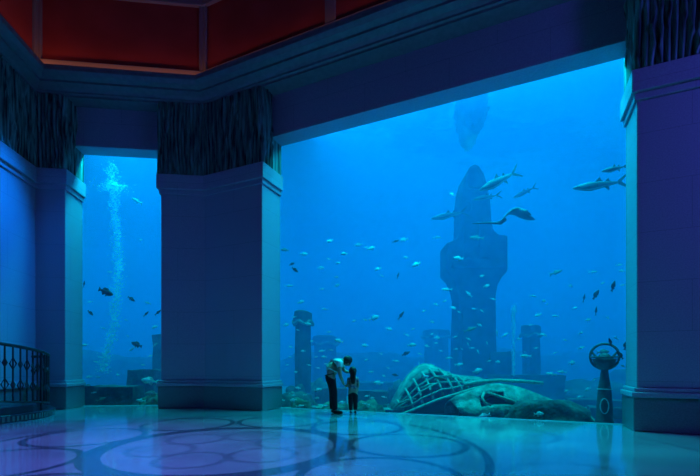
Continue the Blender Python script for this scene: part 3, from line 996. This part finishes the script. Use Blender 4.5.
def hand(mb, wrist, fore, palm_n, thumb_side, size, curl):
    """palm and five unequal curled fingers; fore = pointing direction, palm_n = palm normal"""
    fore = fore.normalized(); side = thumb_side.normalized(); pn = palm_n.normalized()
    L_ = size
    sk = Skel()
    a = sk.add(wrist, (L_ * .16, L_ * .11))
    b = sk.add(wrist + fore * L_ * .25, (L_ * .22, L_ * .10), a)
    sk.add(wrist + fore * L_ * .46, (L_ * .21, L_ * .09), b)
    sk.bake(mb, 1)
    for off, ln in ((.17, .40), (.06, .46), (-.05, .42), (-.155, .32)):
        f = Skel()
        p = wrist + fore * L_ * .42 + side * L_ * off
        i = f.add(p, L_ * .055)
        d = fore.copy()
        for q, seg in enumerate((.45, .32, .23)):
            d = (d + pn * curl * (0.5 + 0.25 * q)).normalized()
            p = p + d * ln * L_ * seg
            i = f.add(p, L_ * (.05 - .006 * q), i)
        f.bake(mb, 1)
    f = Skel()
    p = wrist + fore * L_ * .12 + side * L_ * .16
    i = f.add(p, L_ * .065)
    for q, seg in enumerate((.17, .14, .11)):
        d = (fore * (.7 + .15 * q) + side * (.75 - .25 * q) + pn * .25).normalized()
        p = p + d * L_ * seg
        i = f.add(p, L_ * (.058 - .008 * q), i)
    f.bake(mb, 1)

def head(mb, c, size, fwd, up):
    """skull with jaw, nose, brow and ears; returns the rotation so that hair can follow"""
    f = fwd.normalized(); s_ = up.cross(f).normalized(); u = f.cross(s_).normalized()
    M_ = Matrix((f, s_, u)).transposed()
    nu, nv = 20, 14
    vs, fs = [], []
    for i in range(nv + 1):
        t = PI * i / nv
        for k in range(nu):
            a = 2 * PI * k / nu
            p = Vector((math.sin(t) * math.cos(a) * .43, math.sin(t) * math.sin(a) * .34, math.cos(t) * .5))
            if p.z < 0:
                p.y *= 1 + .45 * p.z
                if p.x < 0: p.x *= 1 + .55 * p.z
            if p.x > .25 and abs(p.y) < .07 and -.17 < p.z < .06: p.x += .10 * (1 - abs(p.y) / .07) * (1 - abs(p.z + .08) / .15)
            if p.x > .25 and abs(abs(p.y) - .13) < .07 and abs(p.z) < .07: p.x -= .03
            if p.x > .25 and abs(p.y) < .12 and abs(p.z + .25) < .05: p.x += .02
            vs.append(c + M_ @ p * size)
    for i in range(nv):
        for k in range(nu):
            fs.append((i * nu + k, (i + 1) * nu + k, (i + 1) * nu + (k + 1) % nu, i * nu + (k + 1) % nu))
    mb.add(vs, fs)
    for sg in (-1, 1):
        mb.ball(c + M_ @ Vector((-.03, sg * .34, -.04)) * size, .07 * size, .03 * size, .10 * size, 8, 6, M_)
    return M_

def eyes(root, c, size, M_, m_):
    for sg in (-1, 1):
        MB().ball(c + M_ @ Vector((.375, sg * .13, .0)) * size, .035 * size, .05 * size, .03 * size, 8, 6, M_).build('eye', m_, root, smooth=True)

def adult():
    Y = 9.25; k = Y / F
    def P(x, y, dy=0.0): return Vector(((x - 336) * k, dy, EYE + (HZ - y) * k))
    o = px(336, 366, Y)
    root = empty('person', (o.x, Y, 0.0), label='person in pale shirt and dark trousers bending down to a child by the aquarium glass', cat='person')
    body = MB(); sk = Skel()
    pel = sk.add(P(330.0, 375.0), (.125, .155))
    ab_ = sk.add(P(332.0, 369.5), (.115, .145), pel)
    ch = sk.add(P(336.5, 364.5), (.125, .165), ab_)
    sh = sk.add(P(340.0, 362.0), (.10, .14), ch)
    nk = sk.chain(sh, [(P(343.0, 360.6), .058), (P(345.0, 360.4), .055)])
    for sg, kn, an in ((-1, (334.2, 392.5), (335.2, 410.5)), (1, (332.4, 392.5), (332.6, 410.3))):
        sk.chain(pel, [(P(330.6, 378.0, sg * .095), .098), (P(*kn, sg * .10), .066), (P((kn[0] + an[0]) / 2 - .4, 399, sg * .10), .058), (P(*an, sg * .10), .042)])
    # near arm reaching down to the child's hand, far arm up to the child's shoulder
    sk.chain(sh, [(P(339.6, 363.6, -.19), .066), (P(340.2, 374.0, -.23), .047), (P(342.4, 380.5, -.16), .036), (P(344.2, 384.6, -.10), .028)])
    sk.chain(sh, [(P(340.8, 363.8, .19), .064), (P(344.6, 371.2, .20), .045), (P(347.6, 372.2, .14), .034), (P(349.4, 372.4, .11), .028)])
    sk.bake(body, 2)
    hand(body, P(344.2, 384.6, -.10), Vector((.75, .25, -.45)), Vector((.3, .3, .9)), Vector((.3, .9, .2)), .18, .55)
    hand(body, P(349.4, 372.4, .11), Vector((.95, -.3, -.1)), Vector((.0, -.3, -.95)), Vector((.1, -.9, .3)), .18, .4)
    hc = P(347.2, 361.2)
    M_ = head(body, hc, .235, Vector((.62, -.08, -.78)), Vector((.78, 0, .62)))
    body.build('body', SKIN, root, smooth=True)
    eyes(root, hc, .235, M_, HAIR)
    hb = MB(); hb.ball(hc + M_ @ Vector((-.055, 0, .075)) * .235, .46 * .235, .40 * .235, .50 * .235, 16, 10, M_)
    jitter(hb, .008, 30, 2)
    hb.build('hair', HAIR, root, smooth=True)
    # shirt
    sm = MB(); sk = Skel()
    a = sk.add(P(330.6, 373.2), (.135, .165))
    b = sk.add(P(332.2, 369.2), (.128, .158), a)
    c = sk.add(P(336.5, 364.3), (.138, .178), b)
    d = sk.add(P(340.0, 361.8), (.112, .152), c)
    sk.add(P(342.2, 360.8), .072, d)
    sk.chain(d, [(P(339.6, 363.4, -.19), .080), (P(339.9, 369.5, -.215), .068)])
    sk.chain(d, [(P(340.8, 363.6, .19), .078), (P(343.0, 368.5, .2), .066)])
    sk.bake(sm, 2); sm.build('shirt', SHIRT, root, smooth=True)
    # trousers
    tm = MB(); sk = Skel()
    a = sk.add(P(330.4, 374.0), (.138, .168))
    b = sk.add(P(330.2, 377.0), (.132, .16), a)
    for sg, kn, an in ((-1, (334.2, 392.5), (335.2, 410.5)), (1, (332.4, 392.5), (332.6, 410.3))):
        sk.chain(b, [(P(331.2, 380.5, sg * .098), .112), (P(*kn, sg * .10), .084), (P((kn[0] + an[0]) / 2 - .3, 401, sg * .10), .076), (P(an[0] - .2, 410.2, sg * .10), .070)])
    sk.bake(tm, 2); tm.build('trousers', TROUSER, root, smooth=True)
    belt = MB()
    belt.tube([P(330.3, 374.2) + Vector((.122 * math.cos(t) , .15 * math.sin(t), .03 * math.cos(t))) for t in [2 * PI * i / 20 for i in range(20)]], .014, 6, closed=True)
    belt.build('belt', SHOE, root, smooth=True)
    for sg, an in ((-1, (335.2, 410.5)), (1, (332.6, 410.3))):
        q = P(*an, sg * .10)
        sk = Skel(); f = MB()
        i = sk.add((q.x - .05, q.y, .045), .042); i = sk.add((q.x + .02, q.y, .05), .046, i); i = sk.add((q.x + .11, q.y - .01, .04), .042, i); sk.add((q.x + .18, q.y - .015, .032), .028, i)
        sk.bake(f, 1); 
        for v in f.v: v.z = max(v.z, 0.002)
        f.build('shoe', SHOE, root, smooth=True)
adult()

def child():
    Y = 9.2; k = Y / F
    def P(x, y, dy=0.0): return Vector(((x - 353) * k, dy, EYE + (HZ - y) * k))
    o = px(353, 366, Y)
    root = empty('person', (o.x, Y, 0.0), label='small child with long dark hair standing at the glass, holding the adult\'s hand', cat='person')
    body = MB(); sk = Skel()
    pel = sk.add(P(353, 390.3), (.105, .085))
    a = sk.add(P(353, 385.5), (.095, .078), pel)
    c = sk.add(P(353, 380.5), (.10, .078), a)
    sh = sk.add(P(353, 377.8), (.085, .065), c)
    sk.chain(sh, [(P(353, 376.2), .042), (P(352.6, 374.8), .042)])
    for sg in (-1, 1):
        sk.chain(pel, [(P(353 + sg * 2.3, 392.5), .066), (P(353 + sg * 2.35, 401.5), .046), (P(353 + sg * 2.3, 406, .012), .042), (P(353 + sg * 2.3, 411), .030)])
    sk.chain(sh, [(P(348.9, 379.0), .043), (P(347.9, 384.0, -.02), .032), (P(346.8, 386.6, -.07), .022)])
    sk.chain(sh, [(P(357.1, 379.0), .043), (P(358.3, 384.5, .02), .032), (P(358.0, 388.6, -.01), .022)])
    sk.bake(body, 2)
    hand(body, P(346.8, 386.6, -.07), Vector((-.75, -.2, -.5)), Vector((-.2, -.2, .9)), Vector((0, -1, .1)), .115, .5)
    hand(body, P(358.0, 388.6, -.01), Vector((-.05, -.05, -1)), Vector((-1, 0, 0)), Vector((0, 1, 0)), .115, .3)
    hc = P(352.4, 371.2)
    M_ = head(body, hc, .205, Vector((-.55, .80, .12)), Vector((0, 0, 1)))
    body.build('body', SKIN, root, smooth=True)
    eyes(root, hc, .205, M_, HAIR)
    hb = MB(); hb.ball(hc + M_ @ Vector((-.06, 0, .06)) * .205, .47 * .205, .42 * .205, .50 * .205, 16, 10, M_)
    sk = Skel()
    i = sk.add(hc + Vector((.02, -.05, .03)), (.085, .06))
    i = sk.add(P(352.9, 376, -.075), (.075, .035), i); i = sk.add(P(353.1, 380, -.10), (.062, .026), i); sk.add(P(353.2, 384, -.105), (.04, .016), i)
    sk.bake(hb, 2)
    hb.build('hair', HAIR, root, smooth=True)
    tm = MB(); sk = Skel()
    a = sk.add(P(353, 389.8), (.122, .10)); b = sk.add(P(353, 385.5), (.106, .088), a); c = sk.add(P(353, 380.6), (.11, .088), b)
    d = sk.add(P(353, 378.0), (.092, .074), c); sk.add(P(353, 376.6), .05, d)
    sk.chain(d, [(P(349.0, 379.0), .052), (P(348.3, 382.4, -.01), .046)])
    sk.chain(d, [(P(357.0, 379.0), .052), (P(357.9, 382.8, .012), .046)])
    sk.bake(tm, 2); tm.build('top', TEE, root, smooth=True)
    tm = MB(); sk = Skel()
    a = sk.add(P(353, 390.2), (.116, .096)); b = sk.add(P(353, 391.4), (.112, .092), a)
    for sg in (-1, 1):
        sk.chain(b, [(P(353 + sg * 2.3, 393.8), .072), (P(353 + sg * 2.4, 401.5), .058), (P(353 + sg * 2.3, 410.6), .050)])
    sk.bake(tm, 2); tm.build('trousers', TROUSER, root, smooth=True)
    for sg in (-1, 1):
        q = P(353 + sg * 2.3, 411)
        sk = Skel(); f = MB()
        i = sk.add((q.x, -.03, .036), .034); i = sk.add((q.x, .03, .038), .034, i); sk.add((q.x + sg * .01, .11, .028), .024, i)
        sk.bake(f, 1)
        for v in f.v: v.z = max(v.z, 0.002)
        f.build('shoe', SHOE, root, smooth=True)
child()

# ------------------------------------------------------------------ fish
def fish_body(h, wd, taper=.16, n=14, m=10, peak=.34, sag=0.0):
    """unit fish, nose at x=+.5, root of the tail at x=-.34"""
    mb = MB(); vs, fs = [], []
    for i in range(n + 1):
        t = i / n
        x = .5 - .86 * t
        e = (t / peak) ** .62 if t < peak else 1 - (1 - taper) * ((t - peak) / (1 - peak)) ** 1.25
        e = max(e, .03)
        for q in range(m):
            a = 2 * PI * q / m
            z = math.sin(a) * h * e; z *= 1.0 if z > 0 else 1 - sag
            vs.append((x, math.cos(a) * wd * e ** 1.1, z))
    for i in range(n):
        for q in range(m):
            fs.append((i * m + q, i * m + (q + 1) % m, (i + 1) * m + (q + 1) % m, (i + 1) * m + q))
    fs += [tuple(range(m)), tuple(range(n * m + m - 1, n * m - 1, -1))]
    return mb.add(vs, fs)

def fin(pts, th=.008, axis='y'):
    mb = MB(); n = len(pts)
    if axis == 'y':
        vs = [(x, -th, z) for x, z in pts] + [(x, th, z) for x, z in pts]
    else:
        vs = [(x, y, -th + dz) for x, y, dz in pts] + [(x, y, th + dz) for x, y, dz in pts]
    return mb.add(vs, [tuple(range(n)), tuple(range(2 * n - 1, n - 1, -1))] + [(i, (i + 1) % n, n + (i + 1) % n, n + i) for i in range(n)])

def tail_pts(spread, fork, ln=.17):
    return [(-.33, .035), (-.33 - ln, spread), (-.33 - ln * 1.02, spread * .86), (-.33 - ln * (1 - fork), 0), (-.33 - ln * 1.02, -spread * .86), (-.33 - ln, -spread), (-.33, -.035)]

def small_fish(kind):
    mb = MB()
    if kind == 'reef':       # deep-bodied
        mb = fish_body(.19, .075, .18)
        mb.add(*(lambda f: (f.v, f.f))(fin(tail_pts(.15, .45, .18))))
        mb.add(*(lambda f: (f.v, f.f))(fin([(.22, .15), (.10, .25), (-.12, .22), (-.26, .08), (-.05, .12)])))
        mb.add(*(lambda f: (f.v, f.f))(fin([(.05, -.17), (-.12, -.24), (-.25, -.08), (-.08, -.1)])))
    elif kind == 'slim':
        mb = fish_body(.115, .06, .17, peak=.38)
        mb.add(*(lambda f: (f.v, f.f))(fin(tail_pts(.14, .6, .18))))
        mb.add(*(lambda f: (f.v, f.f))(fin([(.10, .10), (.0, .19), (-.16, .07)])))
        mb.add(*(lambda f: (f.v, f.f))(fin([(.02, -.10), (-.07, -.17), (-.18, -.05)])))
    else:                    # grouper
        mb = fish_body(.165, .085, .32, peak=.36)
        mb.add(*(lambda f: (f.v, f.f))(fin(tail_pts(.13, .08, .17), .012)))
        mb.add(*(lambda f: (f.v, f.f))(fin([(.20, .14), (.05, .235), (-.15, .21), (-.27, .1), (-.05, .1)], .012)))
        mb.add(*(lambda f: (f.v, f.f))(fin([(-.05, -.13), (-.16, -.22), (-.27, -.1), (-.15, -.08)], .012)))
        mb.add(*(lambda f: (f.v, f.f))(fin([(.14, -.14), (.02, -.25), (.04, -.12)], .012)))
    for sg in (-1, 1):
        mb.add(*(lambda f: (f.v, f.f))(fin([(.16, sg * .06, -.03), (.02, sg * .15, -.08), (.05, sg * .06, -.06)], .006, 'z')))
    return mb
FM = {}
for kd in ('reef', 'slim', 'grouper'):
    for cn, mm in (('pale', PALE), ('dull', DULL), ('dark', DARK)):
        q = small_fish(kd)
        me = mesh('fish_' + kd, q.v, q.f, True); me.materials.append(mm)
        FM[kd, cn] = me

def face(o, dx, dz, dy):
    f = Vector((dx, dy, dz)).normalized(); s_ = Vector((0, 0, 1)).cross(f).normalized(); u = f.cross(s_)
    o.rotation_euler = Matrix((f, s_, u)).transposed().to_euler()

n3C = Vector((NC.x, NC.y)); n3B = Vector((NB.x, NB.y))
def glass_y(x):
    """distance ahead of the camera at which column x meets the pane it looks through"""
    g = (n3B, P0.dot(n3B) + GLASS) if x < 200 else (n3C, P0.dot(n3C) + GLASS)
    return g[1] / (g[0].x * (x - PX) / F + g[0].y)

def fish(x, y, ln, ang, kind, tone, depth, label, group=None, yaw=0.0, cat='fish'):
    """ang: direction of the nose in the picture, degrees, 0 right, 90 up; depth: metres behind the pane"""
    Y = glass_y(x) + depth
    o = bpy.data.objects.new('fish', FM[kind, tone])
    COL.objects.link(o)
    o.location = px(x, y, Y)
    size = ln * Y / F / max(.45, math.cos(yaw))
    o.scale = (size, size, size)
    a = math.radians(ang)
    face(o, math.cos(a) * math.cos(yaw), math.sin(a) * math.cos(yaw), math.sin(yaw))
    return tag(o, label, cat, group)

def big_fish(name, x, y, ln, ang, depth, label, m_top, h=.085, tailw=.16, yaw=.1, cat='fish'):
    Y = glass_y(x) + depth; size = ln * Y / F
    r = empty(name, px(x, y, Y), label=label, cat=cat)
    r.scale = (size, size, size)
    a = math.radians(ang); face(r, math.cos(a), math.sin(a), yaw)
    fish_body(h, h * .62, .12, 22, 12, .36, -.12).build('body', m_top, r, smooth=True)
    bl = fish_body(h * .93, h * .50, .12, 22, 12, .36, -.3)
    for v in bl.v: v.z = min(v.z, 0) * 1.02 - .006
    bl.build('pale_belly', DULL, r, smooth=True)
    fin(tail_pts(tailw, .72, .19)).build('tail_fin', STEEL, r)
    fin([(.08, h * .9), (-.01, h * 1.9), (-.03, h * 1.0), (-.06, h * .8)]).build('dorsal_fin', STEEL, r)
    fin([(-.10, h * .7), (-.16, h * 1.35), (-.17, h * .7), (-.20, h * .5)]).build('dorsal_fin', STEEL, r)
    fin([(-.08, -h * .8), (-.15, -h * 1.7), (-.16, -h * .8)]).build('anal_fin', STEEL, r)
    for sg in (-1, 1):
        fin([(.22, sg * h * .5, -.02), (.10, sg * h * 1.6, -.06), (.13, sg * h * .5, -.03)], .006, 'z').build('pectoral_fin', STEEL, r)
        MB().ball((.42, sg * h * .27, .015), .012, .008, .012, 8, 6).build('eye', DARK, r, smooth=True)
    return r
big_fish('shark', 499, 180.5, 42, 205, 1.6, 'largest steel-blue shark-like fish swimming down left beside the top of the monument', STEEL, .095, .17)
big_fish('shark', 600, 184.5, 54, 187, 1.2, 'long steel-blue shark-like fish near the right pillar, the lower of the two there', STEEL, .072, .15, .05)
big_fish('shark', 615, 168.5, 26, 190, 1.0, 'shorter shark-like fish above the long one by the right pillar', STEEL, .09, .12)
big_fish('shark', 487, 197, 28, 188, 3.0, 'hazy slim fish just under the largest shark-like fish at the monument', STEEL, .07, .14)
big_fish('shark', 525, 192, 25, 205, 3.8, 'faint slim fish swimming alone right of the monument top', STEEL, .075, .15)
big_fish('shark', 449, 215, 36, 190, 3.0, 'hazy slim fish crossing the left edge of the monument shaft', STEEL, .075, .14)

def ray():
    x, y, ln, depth = 507, 216.5, 46, 1.5
    Y = glass_y(x) + depth; k = Y / F
    r = empty('ray', px(x, y, Y), label='dark ray with raised wings and a long thin tail beside the monument', cat='ray')
    def P(u, v, d): return Vector(((u - x) * k, d, (y - v) * k))
    span = [(498, 222.5, .02), (502, 220, .08), (506, 215.5, .14), (510, 212.2, .18), (514, 211.2, .20), (518, 212, .20), (522, 214.8, .18), (527, 217.5, .13), (531, 218.8, .10), (535, 219.6, .02)]
    vs, fs = [], []; m_ = 12
    for u, v, cw in span:
        for q in range(m_):
            a = 2 * PI * q / m_
            p = P(u, v, 0)
            th = .018 + .11 * max(0, 1 - abs(u - 516) / 18)
            vs.append(p + Vector((0, cw * math.cos(a), th * .5 * math.sin(a) * (1 if math.sin(a) > 0 else .7))))
    for i in range(len(span) - 1):
        for q in range(m_):
            fs.append((i * m_ + q, i * m_ + (q + 1) % m_, (i + 1) * m_ + (q + 1) % m_, (i + 1) * m_ + q))
    fs += [tuple(range(m_)), tuple(range((len(span) - 1) * m_, len(span) * m_))]
    MB().add(vs, fs).build('body', STEEL, r, smooth=True)
    MB().tube([P(507, 217.5, .12), P(502, 221.5, .1), P(496, 222.3, .05), (P(485, 223, 0)), P(472, 224.3, -.05)], [.05, .045, .032, .022, .010], 7).build('tail', DARK, r, smooth=True)
    MB().tube([P(516, 212, -.16), P(522, 215.5, -.22), P(527, 218.5, -.22)], [.035, .05, .015], 7).build('head_lobe', STEEL, r, smooth=True)
    for q in (-.05, .05):
        MB().ball(P(522.5, 214.9, -.22 + q), .018, .018, .018, 8, 6).build('eye', DARK, r, smooth=True)
ray()

# fish one can single out
for a_ in [
    (106, 292, 18, -22, 'grouper', 'dark', .5, 'large dark grouper beside the bubble column in the narrow window'),
    (131.5, 299, 8, -35, 'grouper', 'dark', .8, 'small dark fish just right of the bubble column in the narrow window'),
    (90.5, 313, 7, -45, 'grouper', 'dark', .7, 'small dark fish at the left edge of the narrow window'),
    (146, 314, 8, 40, 'slim', 'dark', .8, 'dark slim fish tilted upward right of the bubbles, inner of the pair'),
    (158, 312.5, 8, 45, 'slim', 'dark', .6, 'dark slim fish tilted upward against the edge of the middle pillar'),
    (136.5, 344.5, 13, 160, 'grouper', 'dark', 1.1, 'dark stout fish low in the narrow window above the bright cyan fish'),
    (132, 349, 7, 215, 'slim', 'pale', .9, 'pale thin fish touching the belly of the dark stout fish'),
    (155, 345, 7, 35, 'slim', 'pale', 1.0, 'pale fish rising at the right edge of the narrow window'),
    (149.5, 381, 17, 172, 'reef', 'pale', .35, 'brightest plump cyan fish in front of the squat block in the narrow window'),
    (152, 394, 14, 175, 'reef', 'dull', .3, 'greenish fish under the brightest plump fish by the floor'),
    (141, 400.5, 11, 175, 'slim', 'pale', .3, 'pale slim fish near the sill at the lower right of the narrow window'),
    (101, 399.5, 12, 20, 'slim', 'dull', .3, 'dull fish near the sill at the lower left of the narrow window'),
    (94, 392.5, 6, 10, 'slim', 'pale', .4, 'small pale fish over the left end of the sunken beam'),
    (114.5, 185, 9, 168, 'reef', 'pale', 1.4, 'pale fish just above the flare of the bubble column'),
    (137, 201, 14, 150, 'slim', 'dull', 1.6, 'dull green fish high in the right half of the narrow window'),
    (84, 284, 7, 80, 'slim', 'dark', .4, 'thin dark fish hugging the left reveal of the narrow window'),
    (295, 269.8, 8, -38, 'grouper', 'dark', .8, 'dark fish left of centre, lower of the two dark ones near the left reveal'),
    (292, 264, 6, 20, 'grouper', 'dark', 2.2, 'hazy dark fish just above the other dark one near the left reveal'),
    (284.5, 250, 8, 175, 'grouper', 'dull', 1.8, 'dull fish at the left reveal of the large window'),
    (395.5, 241.3, 8, 15, 'slim', 'dark', 2.6, 'hazy dark slim fish above the heads, between the reveal and the monument'),
    (398, 275.5, 7, 72, 'slim', 'dark', 2.6, 'little dark fish nose up left of the monument at shoulder height'),
    (401, 315.5, 11, 55, 'slim', 'dark', 1.8, 'dark slim fish tilted steeply upward left of the monument'),
    (406, 353.5, 9, 25, 'grouper', 'dark', 2.4, 'dark fish above the left end of the wreck, higher of the two'),
    (395, 375, 7, 170, 'grouper', 'dark', 2.0, 'dark fish close above the left end of the wreck, lower of the two'),
    (477, 238, 16, 180, 'slim', 'dull', 2.4, 'dull green fish in front of the shoulder of the monument'),
    (416.5, 264.5, 10, 205, 'reef', 'pale', 1.1, 'bright curved pale fish left of the monument shoulder'),
    (458.5, 258.3, 10, 175, 'reef', 'pale', 1.3, 'bright plump fish in front of the left shoulder of the monument'),
    (447, 289.5, 11, 178, 'slim', 'pale', 1.2, 'bright slim fish at the narrowing below the monument shoulders'),
    (452.5, 194.5, 6, 160, 'reef', 'pale', 1.8, 'tiny bright fish left of the rounded top of the monument'),
    (339, 341, 9, 165, 'reef', 'pale', 1.0, 'bright fish right above the head of the bending person'),
    (365, 345.5, 7, 175, 'reef', 'pale', 1.1, 'bright fish up right of the child'),
    (374, 318, 11, 20, 'reef', 'pale', 1.4, 'pale plump fish high above the child'),
    (412, 345, 9, 5, 'reef', 'pale', 1.1, 'bright fish above the dome of the wreck to its left'),
    (378.5, 383, 10, 178, 'reef', 'pale', .9, 'bright fish between the child and the wreck'),
    (318, 390, 8, 10, 'reef', 'pale', .9, 'bright fish left of the bending person at knee height'),
    (425.5, 377, 7, 15, 'reef', 'pale', .25, 'bright fish in front of the dome of the wreck'),
    (440, 378, 14, 170, 'slim', 'dull', .3, 'longer dull fish in front of the dome of the wreck'),
    (419, 364, 5, 85, 'slim', 'pale', .8, 'tiny upright pale fish over the top of the wreck dome'),
    (459, 364.5, 10, 8, 'slim', 'pale', 1.1, 'bright slim fish in front of the lower monument shaft, left one'),
    (477.5, 371, 11, 15, 'reef', 'pale', 1.0, 'bright fish in front of the lower monument shaft, right one'),
    (526, 356, 12, 178, 'slim', 'pale', 1.4, 'bright slim fish right of the bubble streak'),
    (484, 416.2, 13, 200, 'reef', 'pale', .2, 'bright cyan fish at the bottom of the glass by the bow of the wreck'),
    (539, 414, 11, 2, 'reef', 'pale', .2, 'bright cyan fish in front of the broad dark rock by the glass'),
    (470, 329.5, 15, 20, 'slim', 'dull', 1.6, 'long greenish fish in front of the monument shaft'),
    (505, 335, 8, 30, 'slim', 'pale', 1.6, 'pale fish between the monument shaft and the bubble streak'),
    (556, 272.5, 14, 20, 'slim', 'dull', 2.2, 'greenish fish swimming up right in open water right of the monument'),
    (555.5, 316, 8, 180, 'slim', 'pale', 1.6, 'bright thin fish alone in open water right of the bubble streak'),
    (581.5, 347.8, 8, 15, 'slim', 'pale', 1.6, 'bright thin fish left of the ring statue'),
    (551.5, 374, 11, 172, 'slim', 'pale', 1.8, 'pale fish over the reef mound left of the ring statue, lower of a pair'),
    (562, 372, 9, 172, 'slim', 'pale', 2.0, 'pale fish over the reef mound left of the ring statue, upper of a pair'),
    (613.3, 286, 12, 68, 'grouper', 'dark', 1.0, 'darkest fish nose up near the right reveal'),
    (596, 294.5, 11, 58, 'grouper', 'dark', 1.5, 'dark fish nose up left of the darkest one near the right reveal'),
    (584, 298, 9, 75, 'slim', 'dark', 2.4, 'faint dark fish nose up, leftmost of the dark group near the right reveal'),
    (596, 311, 9, 88, 'slim', 'dark', 1.8, 'thin dark upright fish above the ring statue'),
    (610.3, 342, 9, 115, 'grouper', 'dark', .5, 'dark fish just over the top right of the statue ring'),
    (626, 345, 10, 80, 'grouper', 'dark', .35, 'dark upright fish between the ring statue and the right reveal'),
    (620, 355, 10, 125, 'grouper', 'dark', .4, 'dark fish right of the statue ring at bowl height'),
    (623, 366, 6, 160, 'slim', 'dull', .5, 'small dull fish below the dark ones right of the statue'),
    (603, 352, 12, 5, 'reef', 'dull', 1.4, 'dull green fish seen through the statue ring'),
]:
    fish(*a_, yaw=random.uniform(-.25, .25))

# the many small pale fish
for x, y, ln in [(330, 241, 7), (358.5, 245, 8), (366, 247.5, 5), (344, 253.8, 7), (304, 254, 8), (329, 259, 4), (338, 263, 5), (321, 268, 7), (289, 286, 9), (337, 285.5, 6),
                 (322, 289, 5), (336.5, 277, 5), (371, 248.5, 8), (404, 239.5, 8), (378, 269, 7), (382, 276, 4), (437, 237.5, 9), (406, 257.5, 5)]:
    fish(x, y, ln, random.choice((0, 180)) + random.uniform(-18, 18), random.choice(('reef', 'slim')), 'pale', random.uniform(1.0, 3.4),
         'small pale fish in the open blue between the left reveal and the monument shoulders', 'pale fish in the open blue left of the monument', random.uniform(-.6, .6))
for x, y, ln in [(301, 302, 7), (325, 309, 7), (294, 317, 5), (308, 324, 7), (286, 325, 7), (329, 332, 5), (303, 351, 5), (322, 351, 7), (331, 350, 5), (324, 357, 6), (316, 357, 5),
                 (298, 330, 4), (366, 320, 4), (354, 321, 4), (312, 341, 4), (291, 347, 4), (290, 357, 4), (287, 365, 4), (296, 372, 4), (309, 365, 5), (318, 368, 5), (326, 364, 4)]:
    fish(x, y, ln, random.choice((0, 180)) + random.uniform(-18, 18), random.choice(('reef', 'slim')), 'pale', random.uniform(.8, 3.0),
         'small pale fish drifting round the ruined column behind the bending person', 'pale fish round the ruined column', random.uniform(-.6, .6))
for x, y, ln in [(298, 388, 6), (292, 393, 6), (293, 400, 7), (300, 406, 9), (314, 407, 7), (325, 406, 6), (317, 398, 5), (342, 402.5, 7), (366, 404, 8), (282.5, 400, 5), (294, 395, 4), (367, 396, 6), (305, 395, 5), (372, 398, 5), (384, 397, 6)]:
    fish(x, y, ln, random.choice((0, 180)) + random.uniform(-15, 15), random.choice(('reef', 'slim')), 'pale', random.uniform(.12, .45),
         'small pale fish low over the mossy rocks at foot height of the two people', 'pale fish low over the mossy rocks', random.uniform(-.4, .4))
for x, y, ln in [(365, 320, 4), (389, 329, 7), (436, 304.5, 5), (445, 301, 5), (453, 308, 6), (432, 322, 5), (432, 334, 4), (437, 338, 7), (436, 343, 5), (455, 337, 5), (427, 346, 5), (420, 354, 5),
                 (449, 358, 6), (456, 349, 5), (407, 335, 6), (381, 354, 4), (396, 361, 7), (366, 360, 4), (388, 368, 4), (413, 329, 4), (424, 311, 4), (441, 351, 4), (371, 372, 5), (384, 376, 4)]:
    fish(x, y, ln, random.choice((0, 180)) + random.uniform(-25, 25), random.choice(('reef', 'slim')), 'pale', random.uniform(1.0, 3.4),
         'small pale fish hovering between the child and the monument shaft above the wreck', 'pale fish above the left of the wreck', random.uniform(-.6, .6))
for x, y, ln in [(482, 276, 5), (486.5, 286, 6), (469, 294, 9), (459, 312, 4), (474, 309, 5), (482, 311, 5), (479.5, 325, 5), (468.5, 339, 6), (468, 344, 5), (472, 348, 5), (478, 351.5, 5), (497, 333, 7), (462, 349, 4), (487, 343, 4), (489, 361, 5), (498, 362, 6)]:
    fish(x, y, ln, random.choice((0, 180, -50, 130)) + random.uniform(-20, 20), random.choice(('reef', 'slim')), 'pale', random.uniform(1.0, 2.8),
         'small pale fish against the dark shaft of the monument', 'pale fish against the monument shaft', random.uniform(-.6, .6))
for x, y, ln in [(519, 339, 5), (541, 334.5, 8), (533, 296, 6), (538, 315, 6), (493, 299, 6), (525, 352, 4), (536, 348, 5), (593, 272, 9), (603, 283, 6), (571, 286, 5), (623, 285, 5), (588, 320, 6), (581, 333, 5),
                 (544, 335, 6), (555, 353, 5), (548, 374, 5), (572, 363, 9), (616, 338, 8), (544, 301, 5), (547, 304, 4), (619, 265, 6), (622, 271, 6), (565, 340, 4), (531, 325, 4), (575, 308, 4), (608, 318, 4), (566, 391, 5), (588, 389, 7), (580, 397, 6), (594, 380, 5)]:
    fish(x, y, ln, random.choice((0, 180)) + random.uniform(-25, 25), random.choice(('reef', 'slim')), 'pale', random.uniform(1.0, 3.6),
         'small pale fish in the water between the bubble streak and the right reveal', 'pale fish in the right of the large window', random.uniform(-.6, .6))
for x, y, ln in [(110, 272, 5), (148, 303, 7), (90, 302, 5), (155, 327, 6), (103, 328, 5), (85, 345, 5), (143, 365, 5), (118, 375, 5), (96, 362, 4), (108, 352, 4), (128, 336, 4), (150, 356, 4), (89, 377, 5), (98, 377, 4), (141, 240, 4), (126, 320, 4)]:
    fish(x, y, ln, random.choice((0, 180)) + random.uniform(-25, 25), random.choice(('reef', 'slim')), 'pale', random.uniform(.6, 2.4),
         'one of the tiniest pale fish specks drifting in the narrow window', 'pale fish in the narrow window', random.uniform(-.6, .6))
